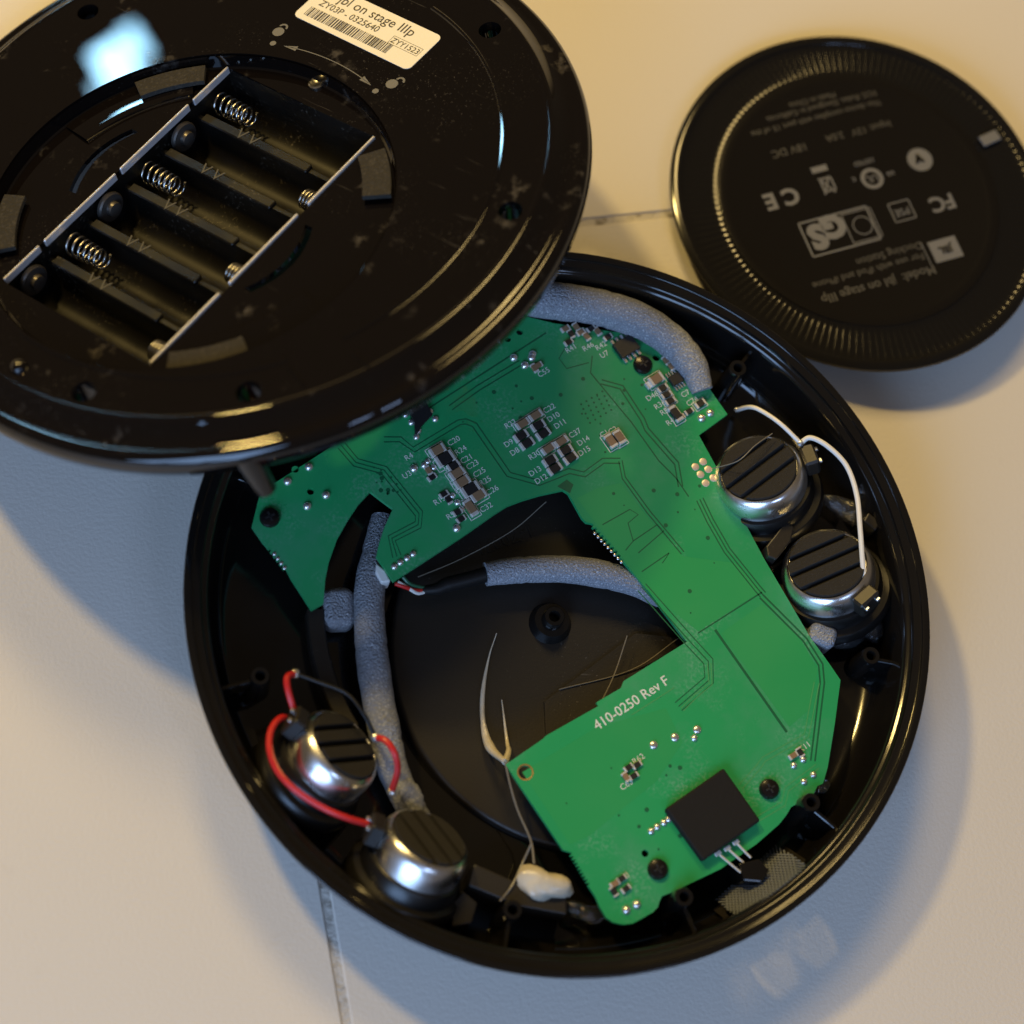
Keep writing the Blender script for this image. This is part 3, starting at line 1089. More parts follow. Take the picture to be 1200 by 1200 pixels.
R_ = math.radians
driver(889, 549, 0.235, R_(26), (-0.7, -0.5), (1, -0.62), rcan=0.128, hcan=0.085, label='upper right speaker driver with a blue lit silver can and diagonal foam grooves', term=(948, 548))
driver(969, 661, 0.235, R_(26), (-0.7, -0.5), (1, -0.27), rcan=0.128, hcan=0.085, label='lower of the two right speaker drivers, white wire across its silver ring', term=(1012, 712))
driver(404, 874, 0.235, R_(44), (0.62, -0.4), (1, -0.45), hcan=0.092, label= 'left driver ringed by red wires with its silver side showing', term=(345, 868))
driver(503, 982, 0.235, R_(44), (0.35, -0.6), (0.25, 1), hcan=0.092, label= 'bottom left driver with a bright silver can and near upright foam grooves', term=(440, 985))

# ------------------------------------------------------------------ wires, foam sleeves, glue
def wire(name, pts, rpx, m, label, cat, sub=10, n=10, group=None, wob=0.0, rads=None, flat=1.0):
    P3 = spline([at(x, y, z) for x, y, z in pts], sub)
    if rads:
        rr = [rads[0] + (0) for _ in P3]
        K = len(rads) - 1
        rr = []
        for i in range(len(P3)):
            t = i / (len(P3) - 1) * K
            k = min(int(t), K - 1)
            rr.append((rads[k] + (rads[k + 1] - rads[k]) * (t - k)) * PXW)
    else:
        rr = rpx * PXW
    if name == 'foam_sleeve':
        q0 = random.uniform(0, 6)
        rr = [r_ * (1 + 0.02 * math.sin(i * 0.42 + q0) + 0.012 * math.sin(i * 1.37 + 2 * q0) - (0.06 if i % 17 == 9 else 0.0)) for i, r_ in enumerate(rr)]
    o = MB().tube(P3, rr, n, True, wob, flat).build(name, m, None)
    if label:
        tag(o, label, cat, group)
    recenter(o, P3[len(P3) // 2])
    if name in ('red_wire', 'white_wire'):
        for e_ in (P3[0], P3[-1]):
            q = MB().lathe([(0.0001, -rpx * 1.3 * PXW), (rpx * 1.1 * PXW, -rpx * 0.7 * PXW), (rpx * 1.5 * PXW, 0), (rpx * 1.0 * PXW, rpx * 0.9 * PXW), (0.0001, rpx * 1.3 * PXW)], e_ - o.location, AX, 12).build('solder_blob', 'solder', o)
    return o


wire('foam_sleeve', [(560, 346, 0.2), (610, 348, 0.2), (660, 354, 0.2), (700, 360, 0.2), (750, 376, 0.2), (788, 401, 0.195), (812, 430, 0.19), (823, 458, 0.18)], 26, 'greyfoam',
     'thick grey foam sleeve curving along the top edge of the circuit board', 'foam sleeve', 8, 24, None, 0.03, [21, 22, 22, 22, 21, 20, 18, 13])
wire('foam_sleeve', [(449, 608, 0.07), (441, 645, 0.09), (433, 692, 0.12), (434, 745, 0.13), (440, 800, 0.13), (449, 850, 0.13), (460, 900, 0.12), (480, 944, 0.10), (492, 962, 0.09)], 17, 'greyfoam',
     'long upright grey foam sleeve left of the centre dish', 'foam sleeve', 8, 24, None, 0.03, [14, 16, 17, 18, 18, 18, 17, 16, 14])
wire('foam_sleeve', [(569, 673, 0.13), (610, 668, 0.13), (660, 667, 0.13), (705, 673, 0.13), (745, 684, 0.13), (775, 697, 0.12)], 15, 'greyfoam',
     'grey foam sleeve on the cable that crosses the centre dish', 'foam sleeve', 8, 24, None, 0.03, [14, 15, 16, 16, 15, 15])
wire('cable', [(494, 692, 0.13), (512, 690, 0.13), (525, 685, 0.13), (545, 680, 0.13), (575, 672, 0.13)], 8, 'blackwire', 'short black cable entering the grey foam sleeve below the board corner', 'cable', 8, 14, None, 0, [5, 7, 9, 9, 9])
wire('wire', [(463, 684, 0.165), (475, 688, 0.16), (487, 692, 0.145), (500, 691, 0.13)], 2.4, 'redwire', 'short red wire between the board corner and the black cable', 'wire')
wire('wire', [(466, 682, 0.165), (480, 690, 0.155), (490, 695, 0.14), (503, 692, 0.13)], 2.2, 'whitewire', 'short white wire beside the red one at the board corner', 'wire')
wire('wire', [(472, 676, 0.165), (480, 684, 0.155), (492, 688, 0.14), (506, 690, 0.13)], 2.2, 'greenwire', 'short dark green wire under the board corner', 'wire')
o = block('plug', ((441, 660), (451, 668), (458, 681), (447, 683), (440, 670)), 0.10, 0.165, 'white', None)
tag(o, 'small white plug at the pointed corner of the board', 'plug')
wire('white_wire', [(864, 480, 0.11), (880, 477, 0.22), (895, 483, 0.25), (915, 497, 0.275), (938, 519, 0.27)], 2.6, 'whitewire', 'short white wire reaching over the top of the upper right driver', 'wire')
wire('white_wire', [(938, 519, 0.265), (950, 513, 0.28), (970, 523, 0.29), (992, 546, 0.29), (1004, 580, 0.29), (1008, 620, 0.29), (1011, 660, 0.28), (1014, 692, 0.26)], 3.0, 'whitewire', 'long white wire arching between the two right drivers', 'wire')
wire('red_wire', [(350, 850, 0.22), (343, 828, 0.25), (337, 806, 0.27), (337, 793, 0.27), (346, 789, 0.25)], 3.6, 'redwire', 'red wire standing up in a hook above the left driver', 'wire')
wire('red_wire', [(345, 846, 0.20), (330, 841, 0.25), (318, 855, 0.27), (316, 878, 0.28), (325, 903, 0.28), (345, 925, 0.28), (375, 945, 0.27), (405, 958, 0.26), (436, 967, 0.23)], 3.6, 'redwire', 'long red wire looping round the outside of the left driver', 'wire')
wire('red_wire', [(440, 864, 0.23), (452, 868, 0.25), (462, 882, 0.25), (466, 902, 0.22), (459, 928, 0.17)], 3.6, 'redwire', 'red wire curving past the right side of the left driver', 'wire')
wire('black_wire', [(346, 789, 0.25), (370, 798, 0.25), (405, 812, 0.25), (425, 835, 0.25), (440, 864, 0.23)], 2.4, 'blackwire', 'black wire arching over the top of the left driver', 'wire')
wire('tape_tail', [(462, 938, 0.10), (474, 925, 0.13), (484, 938, 0.13), (494, 965, 0.11)], 9, 'greyfoam', 'torn grey foam end between the two left drivers', 'foam', 8, 14, None, 0.15, [7, 12, 12, 5])


def soft_box(name, px, py, z, sx, sy, sz, rot, m, label, cat):
    c = at(px, py, z)
    a = rot
    ax = (Vector((math.cos(a), math.sin(a), 0)), Vector((-math.sin(a), math.cos(a), 0)), Z3)
    o = MB().box((0, 0, 0), ax, (sx * S / 2, sy * S / 2, sz * S / 2), 0.2).build(name, m, None)
    o.location = c
    md = o.modifiers.new('edge', 'BEVEL')
    md.width = 0.008 * S
    md.segments = 3
    tag(o, label, cat)
    return o


soft_box('foam_block', 396, 715, 0.09, 0.085, 0.11, 0.09, 0.1, 'greyfoam', 'small grey foam block between the board tip and the upright sleeve', 'foam block')
soft_box('foam_block', 960, 748, 0.135, 0.075, 0.065, 0.10, -0.3, 'greyfoam', 'small grey foam block at the right edge of the board below the drivers', 'foam block')

# glue
wire('glue_strand', [(582, 742, 0.075), (573, 770, 0.075), (566, 810, 0.075), (566, 845, 0.08), (574, 875, 0.10), (592, 893, 0.16)], 4, 'glue', 'white glue strand running down the dark dish to the board corner', 'glue', 8, 10, None, 0.0, [0.5, 1.0, 2.6, 2.8, 5.5, 2.6])
wire('glue_strand', [(592, 893, 0.16), (596, 880, 0.12), (594, 868, 0.08), (588, 820, 0.075)], 2, 'glue', 'short side strand of white glue forming a V at the board corner', 'glue', 8, 8, None, 0.0, [4.0, 3.0, 2.0, 0.5])
wire('glue_thread', [(592, 893, 0.172), (598, 920, 0.17), (607, 950, 0.165), (622, 985, 0.17), (626, 1012, 0.18)], 1.2, 'thread', 'thin glue thread from the board corner to the white glue lump', 'glue thread', 8, 8)
wire('glue_thread', [(623, 988, 0.172), (613, 1010, 0.16), (600, 1038, 0.17), (586, 1056, 0.16)], 1.2, 'thread', 'thin glue thread branching to the left above the glue lump', 'glue thread', 8, 8)
wire('glue_thread', [(795, 748, 0.10), (740, 785, 0.08), (655, 808, 0.078)], 0.7, 'thread', 'hair thin thread lying across the raised dish panel', 'glue thread', 8, 6)
wire('glue_thread', [(735, 745, 0.12), (720, 790, 0.12), (702, 828, 0.17)], 0.7, 'thread', 'hair thin thread hanging from the upper edge of the lower board', 'glue thread', 8, 6)
wire('glue_thread', [(640, 588, 0.14), (600, 622, 0.12), (540, 655, 0.12), (490, 676, 0.15)], 0.6, 'thread', 'hair thin thread stretched below the curved board edge', 'glue thread', 8, 6)
wire('glue_thread', [(836, 549, 0.19), (865, 540, 0.26), (885, 522, 0.27), (905, 508, 0.26)], 0.7, 'thread', 'hair thin thread across the foam of the upper right driver', 'glue thread', 8, 6)


def blob(name, px, py, z, rx, ry, h, m, label, cat, rot=0.0, seed=1, bump=0.15):
    rnd = random.Random(seed)
    ph = [rnd.uniform(0, 6.28) for _ in range(4)]
    c = at(px, py, z)
    N, K = 28, 9
    vs = []
    for i in range(K):
        t = i / (K - 1) * math.pi / 2
        for k in range(N):
            a = 2 * math.pi * k / N
            f = 1 + bump * (math.sin(2 * a + ph[0]) * 0.6 + math.sin(3 * a + ph[1]) * 0.5 + 0.3 * math.sin(5 * a + ph[2] + i))
            r = max(math.cos(t), 0.001)
            x, y = rx * f * r * math.cos(a), ry * f * r * math.sin(a)
            xr, yr = x * math.cos(rot) - y * math.sin(rot), x * math.sin(rot) + y * math.cos(rot)
            vs.append(Vector((xr, yr, h * math.sin(t) * (1 + 0.2 * math.sin(a + ph[3]) * r))) * PXW)
    F = []
    for i in range(K - 1):
        for k in range(N):
            k2 = (k + 1) % N
            F.append((i * N + k, i * N + k2, (i + 1) * N + k2, (i + 1) * N + k))
    F.append(tuple(range(N))[::-1])
    F.append(tuple((K - 1) * N + k for k in range(N)))
    o = MB().add(vs, F).build(name, m, None, angle=80)
    o.location = c
    tag(o, label, cat)
    return o


blob('glue_lump', 636, 1036, 0.165, 27, 19, 12, 'glue', 'cream white lump of dried glue on the black block by the lower board', 'glue', -0.25, 4, 0.26)
blob('clear_glue', 1000, 602, 0.13, 42, 14, 14, 'clearglue', 'clear shiny glue above the lower right driver', 'glue', -0.4, 5)
blob('clear_glue', 985, 745, 0.12, 34, 14, 14, 'clearglue', 'clear shiny glue below the lower right driver beside the foam block', 'glue', 0.1, 6)
blob('clear_glue', 1020, 735, 0.12, 14, 20, 14, 'clearglue', 'clear shiny glue beside the terminal of the lower right driver', 'glue', 0.4, 7)
blob('clear_glue', 690, 1070, 0.10, 24, 12, 10, 'clearglue', 'clear shiny glue beside the rounded lower corner of the board', 'glue', -0.2, 8, 0.3)
blob('clear_glue', 958, 922, 0.15, 12, 10, 9, 'clearglue', 'clear shiny glue beside the screw post right of the board', 'glue', 0.5, 9, 0.3)

# ------------------------------------------------------------------ bottom cover leaning on the shell
LC = Vector((-0.92295146, 1.05928386, 0.42702966)) * S
LN = Vector((-0.29153251, 0.25251926, 0.92262821)).normalized()
LX = -Vector((-0.65471989, -0.75587159, 0.0))          # along the contact strips, towards the upper right
LX = (LX - LN * LX.dot(LN)).normalized()
LX = (Matrix.Rotation(math.radians(3.4), 3, LN) @ LX).normalized()
LY = LN.cross(LX)
LM = Matrix(((LX.x, LY.x, LN.x, LC.x), (LX.y, LY.y, LN.y, LC.y), (LX.z, LY.z, LN.z, LC.z), (0, 0, 0, 1)))
LMI = LM.inverted()
cover = empty('bottom_cover', label='glossy black round bottom cover with an empty battery bay leaning on the open shell', cat='speaker cover', matrix=LM)


def lat(px, py, wz):
    """point of the cover (local, metres) on the plane wz (base radii) above its rim plane"""
    d = Vector(ray(px, py))
    o_ = LMI @ Vector(CAM * S)
    dl = LMI.to_3x3() @ d
    t = (wz * S - o_.z) / dl.z
    return o_ + dl * t


WT = 0.075                      # height of the cover's flat top above the rim plane
prof = P((0.835, 0.045), (0.90, 0.005), (0.905, -0.045), (0.915, -0.052), (0.93, -0.05), (0.948, -0.03), (0.955, -0.004), (0.955, 0.008), (0.951, 0.022), (0.944, 0.032), (0.935, 0.038), (0.926, 0.0385), (0.919, 0.036), (0.913, 0.036),
         (0.895, 0.045), (0.878, 0.058), (0.866, 0.070), (0.860, 0.0755), (0.855, 0.0775), (0.850, 0.0775), (0.846, 0.0755), (0.843, 0.0748))
MB().lathe(prof, n=224).build('rim', 'gloss', cover, angle=40)
# plate with the recess and the screw holes
rc = [lat(x, y, WT) for x, y in ((468, 200), (443, 143), (400, 103), (350, 72), (250, 60), (207, 66), (153, 83), (100, 112), (50, 158), (0, 205), (460, 250), (438, 293), (400, 340), (350, 378), (297, 412), (195, 442), (123, 420))]
A_ = np.array([[2 * p.x, 2 * p.y, 1] for p in rc])
sol = np.linalg.lstsq(A_, np.array([p.x ** 2 + p.y ** 2 for p in rc]), rcond=None)[0]
RCX, RCY = float(sol[0]), float(sol[1])
RCR = math.sqrt(sol[2] + RCX ** 2 + RCY ** 2)
LHOLES = [(598, 247), (574, 35), (103, 14), (98, 459), (291, 459)]
hr = 0.031 * S
hloops = []
for x, y in LHOLES:
    p = lat(x, y, WT)
    hloops.append(circle2(p.x, p.y, hr, 28))
me = plate_mesh('top_plate', circle2(0, 0, 0.8445 * S, 160), [circle2(RCX, RCY, RCR, 120)] + hloops, 0.02 * S, 0.002 * S)
me.transform(Matrix.Translation((0, 0, WT * S)))
finish('top_plate', me, 'gloss', cover, True, 40)
for x, y in LHOLES:
    p = lat(x, y, WT)
    MB().lathe([(hr * 1.02, 0), (hr * 1.0, -0.001), (hr * 0.97, -0.062 * S)], Vector((p.x, p.y, WT * S - 0.0015)), AX, 28).build('screw_well', 'gloss', cover)
# a post hanging from the cover that rests on the shell
for (x, y, zz) in ((287, 530, 0.01),):
    p = lat(x, y, zz)
    q = lat(312, 574, -0.12)
    MB().cyl(p, q, 0.034 * S, 0.028 * S, 20, 0.08).build('hanging_post', 'shell', cover)
# recess wall and floor
WR = WT - 0.045
RW = [(RCR, WT * S - 0.0008), (RCR * 0.992, WT * S - 0.004 * S), (RCR * 0.985, WR * S + 0.004 * S), (RCR * 0.975, WR * S)]
MB().lathe(RW, Vector((RCX, RCY, 0)), AX, 160).build('recess_wall', 'gloss', cover)
# battery bay corners in the cover's own axes
c1, c2, c3, c4 = [lat(x, y, WR) for x, y in ((268, 77), (440, 163), (180, 425), (0, 333))]
bx0 = (c3.x + c4.x) / 2
bx1 = (c1.x + c2.x) / 2
by0 = (c1.y + c4.y) / 2
by1 = (c2.y + c3.y) / 2
if by0 > by1:
    by0, by1 = by1, by0
# recess floor: disc with the rectangular bay cut out, four keyed slots
def inside(x, y):
    return (x - RCX) ** 2 + (y - RCY) ** 2 < (RCR * 0.985) ** 2
fl_outer = circle2(RCX, RCY, RCR * 0.99, 120)
bay_loop = [(bx0, by0), (bx1, by0), (bx1, by1), (bx0, by1)]
slots = []
for (x0, y0, x1, y1) in ((85, 225, 158, 153), (290, 340, 362, 265)):
    a_, b_ = lat(x0, y0, WR), lat(x1, y1, WR)
    d = (b_ - a_).normalized()
    n_ = Vector((-d.y, d.x, 0)) * 0.012 * S
    mid = (a_ + b_) / 2
    out = mid - Vector((RCX, RCY, mid.z))
    bul = out.normalized() * 0.035 * S
    loop = []
    for k in range(9):
        t = k / 8
        loop.append(a_ + (b_ - a_) * t + bul * (1 - (2 * t - 1) ** 2) + n_)
    for k in range(9):
        t = 1 - k / 8
        loop.append(a_ + (b_ - a_) * t + bul * (1 - (2 * t - 1) ** 2) - n_)
    slots.append([(p.x, p.y) for p in loop])
corner_ok = all(inside(x, y) for x, y in bay_loop)
if not corner_ok:
    def clampc(x, y):
        dx, dy = x - RCX, y - RCY
        r_ = math.hypot(dx, dy)
        k = min(1.0, RCR * 0.985 / r_)
        return (RCX + dx * k, RCY + dy * k)
    bay_loop = [clampc(*q) for q in bay_loop]
print('BAY', [tuple(round(v / S, 3) for v in q) for q in bay_loop], 'recess', RCX / S, RCY / S, RCR / S, corner_ok)
me = plate_mesh('recess_floor', fl_outer, [bay_loop] + slots, 0.015 * S, 0.0008 * S)
me.transform(Matrix.Translation((0, 0, WR * S)))
finish('recess_floor', me, 'gloss', cover, True, 40)
MB().add([Vector((RCX + RCR * 0.97 * math.cos(t), RCY + RCR * 0.97 * math.sin(t), (WR - 0.06) * S)) for t in [2 * math.pi * i / 60 for i in range(60)]], [tuple(range(60))]) if False else None
# arc step inside the recess
MB().lathe(P(), n=1) if False else None
rr = RCR * 0.80
for a0, a1 in ((R_(222), R_(262)), (R_(42), R_(84))):
    MB().lathe([(rr - 0.004 * S, 0), (rr, 0.010 * S), (rr + 0.02 * S, 0.011 * S), (RCR * 0.97, 0.006 * S)], Vector((RCX, RCY, WR * S)), AX, 40, a0, a1).build('recess_step', 'gloss', cover)
# the troughs of six cells
NCELL = 6
xs0, xs1 = min(q[0] for q in bay_loop), max(q[0] for q in bay_loop)
ys0, ys1 = min(q[1] for q in bay_loop), max(q[1] for q in bay_loop)
pitch = (xs1 - xs0) / NCELL
depth = 0.15 * S
ztop = WR * S
pr = []
rcell = pitch * 0.46
for i in range(NCELL):
    xc = xs1 - (i + 0.5) * pitch
    pr.append((xc + pitch / 2, ztop - 0.055 * S if i else ztop))
    pr.append((xc + rcell * 1.0, ztop - 0.055 * S if i else ztop - 0.03 * S))
    for k in range(0, 9):
        a = math.pi * k / 8
        pr.append((xc + rcell * math.cos(a), ztop - 0.075 * S - (depth - 0.075 * S) * math.sin(a)))
    pr.append((xc - rcell * 1.0, ztop - 0.055 * S if i < NCELL - 1 else ztop - 0.03 * S))
pr.append((xs0, ztop))
vs = [Vector((x, ys0, z)) for x, z in pr] + [Vector((x, ys1, z)) for x, z in pr]
n = len(pr)
tro = MB().add(vs, [(i, i + 1, n + i + 1, n + i) for i in range(n - 1)])
tro.build('battery_trough', 'bay', cover, angle=30)
ew = MB()
for y in (ys0, ys1):
    ew.add([Vector((xs0, y, ztop)), Vector((xs1, y, ztop)), Vector((xs1, y, ztop - depth)), Vector((xs0, y, ztop - depth))], [(0, 1, 2, 3)])
ew.build('bay_end_wall', 'bay', cover, False)
# moulded bars lying across each ridge with arrow marks
for i in range(NCELL):
    xc = xs1 - (i + 0.5) * pitch
    if i < NCELL - 1:
        x = xc - pitch / 2
        o = MB().box((x, (ys0 + ys1) / 2 + 0.05 * S, ztop - 0.053 * S), AX, (pitch * 0.10, (ys1 - ys0) * 0.36, 0.008 * S), 0.2).build('cell_ridge', 'bay', cover)
        mk = MB()
        put_text(mk, 'V V', 0.05 * S, Vector((x, (ys0 + ys1) / 2 + 0.08 * S, ztop - 0.0445 * S)), Vector((0, 1, 0)) if lat(440, 163, WR).y > lat(265, 77, WR).y else Vector((0, -1, 0)), Z3, 0.00005)
        mk.build('arrow_mark', 'printdim', o, False)
# contact strips along both bay walls, in three lengths each
def strip(y, x0, x1, s):
    return MB().box(((x0 + x1) / 2, y, ztop - 0.004 * S), AX, ((x1 - x0) / 2, 0.0036 * S, 0.012 * S), 0.3).build('contact_strip', 'strip', cover)
L3 = (xs1 - xs0)
for a, b in ((0.0, 0.315), (0.355, 0.665), (0.70, 1.0)):
    strip(ys0 + 0.004 * S, xs1 - b * L3 + 0.003 * S, xs1 - a * L3 - 0.003 * S, 1)
for a, b in ((0.0, 0.17), (0.185, 0.50), (0.515, 0.83), (0.845, 1.0)):
    strip(ys1 - 0.004 * S, xs1 - b * L3 + 0.003 * S, xs1 - a * L3 - 0.003 * S, -1)


def spring(x, y, s, L=0.13, r0=0.031, r1=0.025, turns=6, vis=True):
    pts = []
    N = turns * 18
    for i in range(N + 1):
        t = i / N
        a = t * turns * 2 * math.pi
        r = (r0 + (r1 - r0) * t) * S
        pts.append(Vector((x + r * math.cos(a), y + s * L * S * (t ** 0.9), ztop - 0.068 * S + r * math.sin(a))))
    MB().tube(pts, 0.0036 * S, 7).build('battery_spring', 'steel', cover, angle=60)


def button(x, y, s):
    fr = (Vector((1, 0, 0)), Vector((0, 0, 1)), Vector((0, s, 0)))
    MB().lathe([(0.044 * S, 0), (0.044 * S, 0.008 * S), (0.040 * S, 0.012 * S), (0.022 * S, 0.013 * S), (0.020 * S, 0.026 * S), (0.014 * S, 0.028 * S), (0.0001, 0.028 * S)], Vector((x, y, ztop - 0.065 * S)), fr, 28).build('battery_contact', 'button', cover)


# which side the left strip is: the one whose pixels lie to the left
for i in range(NCELL):
    xc = xs1 - (i + 0.5) * pitch
    left, right = (ys0, 1), (ys1, -1)
    if lat(265, 77, WR).y > lat(440, 163, WR).y:
        left, right = (ys1, -1), (ys0, 1)
    a_, b_ = (left, right) if i % 2 == 0 else (right, left)
    spring(xc, a_[0] + a_[1] * 0.01 * S, a_[1], 0.12 if i % 2 == 0 else 0.075)
    button(xc, b_[0] + b_[1] * 0.008 * S, b_[1])
# foam pads stuck in the recess
def arc_pad(pa, pb, w_):
    a_, b_ = lat(*pa, WR), lat(*pb, WR)
    t0 = math.atan2(a_.y - RCY, a_.x - RCX)
    t1 = math.atan2(b_.y - RCY, b_.x - RCX)
    if t1 < t0:
        t0, t1 = t1, t0
    if t1 - t0 > math.pi:
        t0, t1 = t1, t0 + 2 * math.pi
    r1 = RCR * 0.965
    r0 = r1 - w_ * S
    MB().lathe([(r0, 0), (r0, 0.014 * S), (r1, 0.014 * S), (r1, 0)], Vector((RCX, RCY, WR * S + 0.011 * S)), AX, 20, t0, t1, closed=True).build('foam_pad', 'footfoam', cover)


arc_pad((463, 178), (450, 236), 0.075)
arc_pad((290, 410), (200, 428), 0.05)
arc_pad((158, 98), (245, 66), 0.06)
arc_pad((6, 235), (2, 300), 0.06)
# raised band that carries the screw holes
def band(pa, pb, r0=0.725, r1=0.842):
    a_, b_ = lat(*pa, WT), lat(*pb, WT)
    t0, t1 = math.atan2(a_.y, a_.x), math.atan2(b_.y, b_.x)
    if t1 < t0:
        t0, t1 = t1, t0
    if t1 - t0 > math.pi:
        t0, t1 = t1, t0 + 2 * math.pi
    h = 0.0035
    b__ = MB().lathe(P((r0 - 0.003, -0.001), (r0, h), (r0 + 0.006, h * 1.3), (r0 + 0.010, h * 0.4), (r0 + 0.014, 0.0005)), Vector((0, 0, WT * S)), AX, 90, t0, t1)
    b__.build('raised_line', 'gloss', cover)


band((515, 3), (414, 415))
band((340, 432), (20, 395))
for (a, b) in (((414, 415), (432, 430)), ((338, 430), (356, 452))):
    p, q = lat(*a, WT), lat(*b, WT)
    MB().tube([p, q], 0.004 * S, 8).build('raised_line', 'gloss', cover)
# small ball-headed stud and dimple
p = lat(22, 430, WT)
MB().dome(p, AX, 0.022 * S, 0.018 * S, 20, 6).build('stud', 'gloss', cover)
p = lat(371, 99, WR)
MB().lathe([(0.022 * S, 0), (0.022 * S, 0.006 * S), (0.018 * S, 0.009 * S), (0.012 * S, 0.006 * S), (0.0001, 0.005 * S)], p, AX, 24).build('recess_screw', 'steel', cover)
# paper label
l1, l2, l3 = lat(518, 43, WT), lat(478, 83, WT), lat(343, 18, WT)
lx = (l2 - l3).normalized()
ly = Vector((-lx.y, lx.x, 0))
LWd = (l2 - l3).length
LHt = (l1 - l2).dot(ly)
lc = (l2 + l3) / 2 + ly * (LHt / 2)
rr_ = 0.018 * S
loop = []
for (sx, sy, a0) in ((1, 1, 0), (-1, 1, 90), (-1, -1, 180), (1, -1, 270)):
    for k in range(5):
        a = R_(a0 + 90 * k / 4)
        q = Vector((sx * (LWd / 2 - rr_) + rr_ * math.cos(a), sy * (LHt / 2 - rr_) + rr_ * math.sin(a), 0))
        loop.append(lc + lx * q.x + ly * q.y + Z3 * 0.00005)
lab = MB().prism(loop, 0.00012).build('paper_label', 'paper', cover, False)
ink = MB()
zt = 0.0002


def lp(u, v):
    return lc + lx * (u * LWd) + ly * (v * LHt) + Z3 * zt


put_text(ink, 'jbl on stage IIIp', 0.047 * S, lp(0.0, 0.29), lx, Z3, 0.00002, sx=0.95)
put_text(ink, 'ZY03P - 0325640', 0.032 * S, lp(-0.16, 0.02), lx, Z3, 0.00002, sx=0.95)
put_text(ink, 'ZYY1523', 0.027 * S, lp(0.343, -0.05), lx, Z3, 0.00002, sx=0.95)
u = -0.44
rb = random.Random(3)
while u < 0.27:
    w_ = rb.choice((0.004, 0.004, 0.008, 0.012))
    q = [lp(u, -0.38), lp(u + w_, -0.38), lp(u + w_, -0.14), lp(u, -0.14)]
    ink.add([p_ + Z3 * 0.00003 for p_ in q], [(0, 1, 2, 3)])
    u += w_ + rb.choice((0.004, 0.006, 0.009))
for (u0, v0, u1, v1) in ((0.22, -0.14, 0.22, 0.06), (0.22, 0.06, 0.465, 0.06), (0.465, 0.06, 0.465, -0.14), (0.22, -0.14, 0.465, -0.14)):
    a_, b_ = lp(u0, v0), lp(u1, v1)
    d = (b_ - a_).normalized()
    n_ = Vector((-d.y, d.x, 0)) * 0.0006 * S
    ink.add([a_ - n_, b_ - n_, b_ + n_, a_ + n_], [(0, 1, 2, 3)])
ink.build('label_print', 'ink', lab, False)
# printed lock symbols, dots and double arrow
sym = MB()


def disc2(c, r, mb=sym, n=20):
    mb.add([c + Vector((r * math.cos(2 * math.pi * i / n), r * math.sin(2 * math.pi * i / n), 0)) for i in range(n)], [tuple(range(n))])


def ring2(c, r, wd, a0, a1, mb=sym, n=16):
    vs = []
    for i in range(n + 1):
        t = a0 + (a1 - a0) * i / n
        for q in (r - wd, r + wd):
            vs.append(c + Vector((q * math.cos(t), q * math.sin(t), 0)))
    mb.add(vs, [(2 * i, 2 * i + 1, 2 * i + 3, 2 * i + 2) for i in range(n)])


zl = Z3 * 0.00012
d1, d2 = lat(320, 51, WT) + zl, lat(440, 107, WT) + zl
disc2(d1, 0.009 * S)
disc2(d2, 0.009 * S)
for (x, y, op) in ((328, 36, 0), (461, 97, 1)):
    p = lat(x, y, WT) + zl
    u_ = (lx)
    v_ = ly
    disc2(p - v_ * 0.006 * S, 0.017 * S)
    an = math.atan2(v_.y, v_.x)
    ring2(p + v_ * 0.014 * S + u_ * (0.012 * S if op else 0), 0.011 * S, 0.003 * S, an - 1.6, an + 1.6)
t0, t1 = math.atan2(d1.y - RCY, d1.x - RCX), math.atan2(d2.y - RCY, d2.x - RCX)
if t1 - t0 > math.pi:
    t1 -= 2 * math.pi
if t0 - t1 > math.pi:
    t0 -= 2 * math.pi
ra = (math.hypot(d1.x - RCX, d1.y - RCY) + math.hypot(d2.x - RCX, d2.y - RCY)) / 2
cc = Vector((RCX, RCY, d1.z))
k0, k1 = t0 + (t1 - t0) * 0.12, t0 + (t1 - t0) * 0.9
ring2(cc, ra, 0.0014 * S, k0, k1, n=40)
for t, s in ((k0, 1), (k1, -1)):
    sg = s if t1 > t0 else -s
    tip = cc + Vector((ra * math.cos(t - sg * 0.02), ra * math.sin(t - sg * 0.02), 0))
    b0 = cc + Vector(((ra - 0.009 * S) * math.cos(t + sg * 0.05), (ra - 0.009 * S) * math.sin(t + sg * 0.05), 0))
    b1 = cc + Vector(((ra + 0.009 * S) * math.cos(t + sg * 0.05), (ra + 0.009 * S) * math.sin(t + sg * 0.05), 0))
    sym.add([tip, b0, b1], [(0, 1, 2)])
sym.build('lock_symbols', 'print', cover, False)

# ------------------------------------------------------------------ round battery door lying on the floor
DR = 0.579
DN = Vector((-0.0492, 0.0415, 0.998)).normalized()
DC = Vector((0.94436822, 1.35122233, 0.07921527)) * S
p_ = at(975, 340, 0.08)
q_ = at(1090, 310, 0.08)
TX = (p_ - q_)
dax = frame_z(DN, TX)
DM = Matrix(((dax[0].x, dax[1].x, dax[2].x, DC.x), (dax[0].y, dax[1].y, dax[2].y, DC.y), (dax[0].z, dax[1].z, dax[2].z, DC.z), (0, 0, 0, 1)))
DMI = DM.inverted()
door = empty('battery_door', label='small black round battery door with ribbed border and grey printing lying on the tiles', cat='battery door', matrix=DM)


def dat(px, py, wz=0.0):
    d = Vector(ray(px, py))
    o_ = DMI @ Vector(CAM * S)
    dl = DMI.to_3x3() @ d
    t = (wz * S - o_.z) / dl.z
    return o_ + dl * t


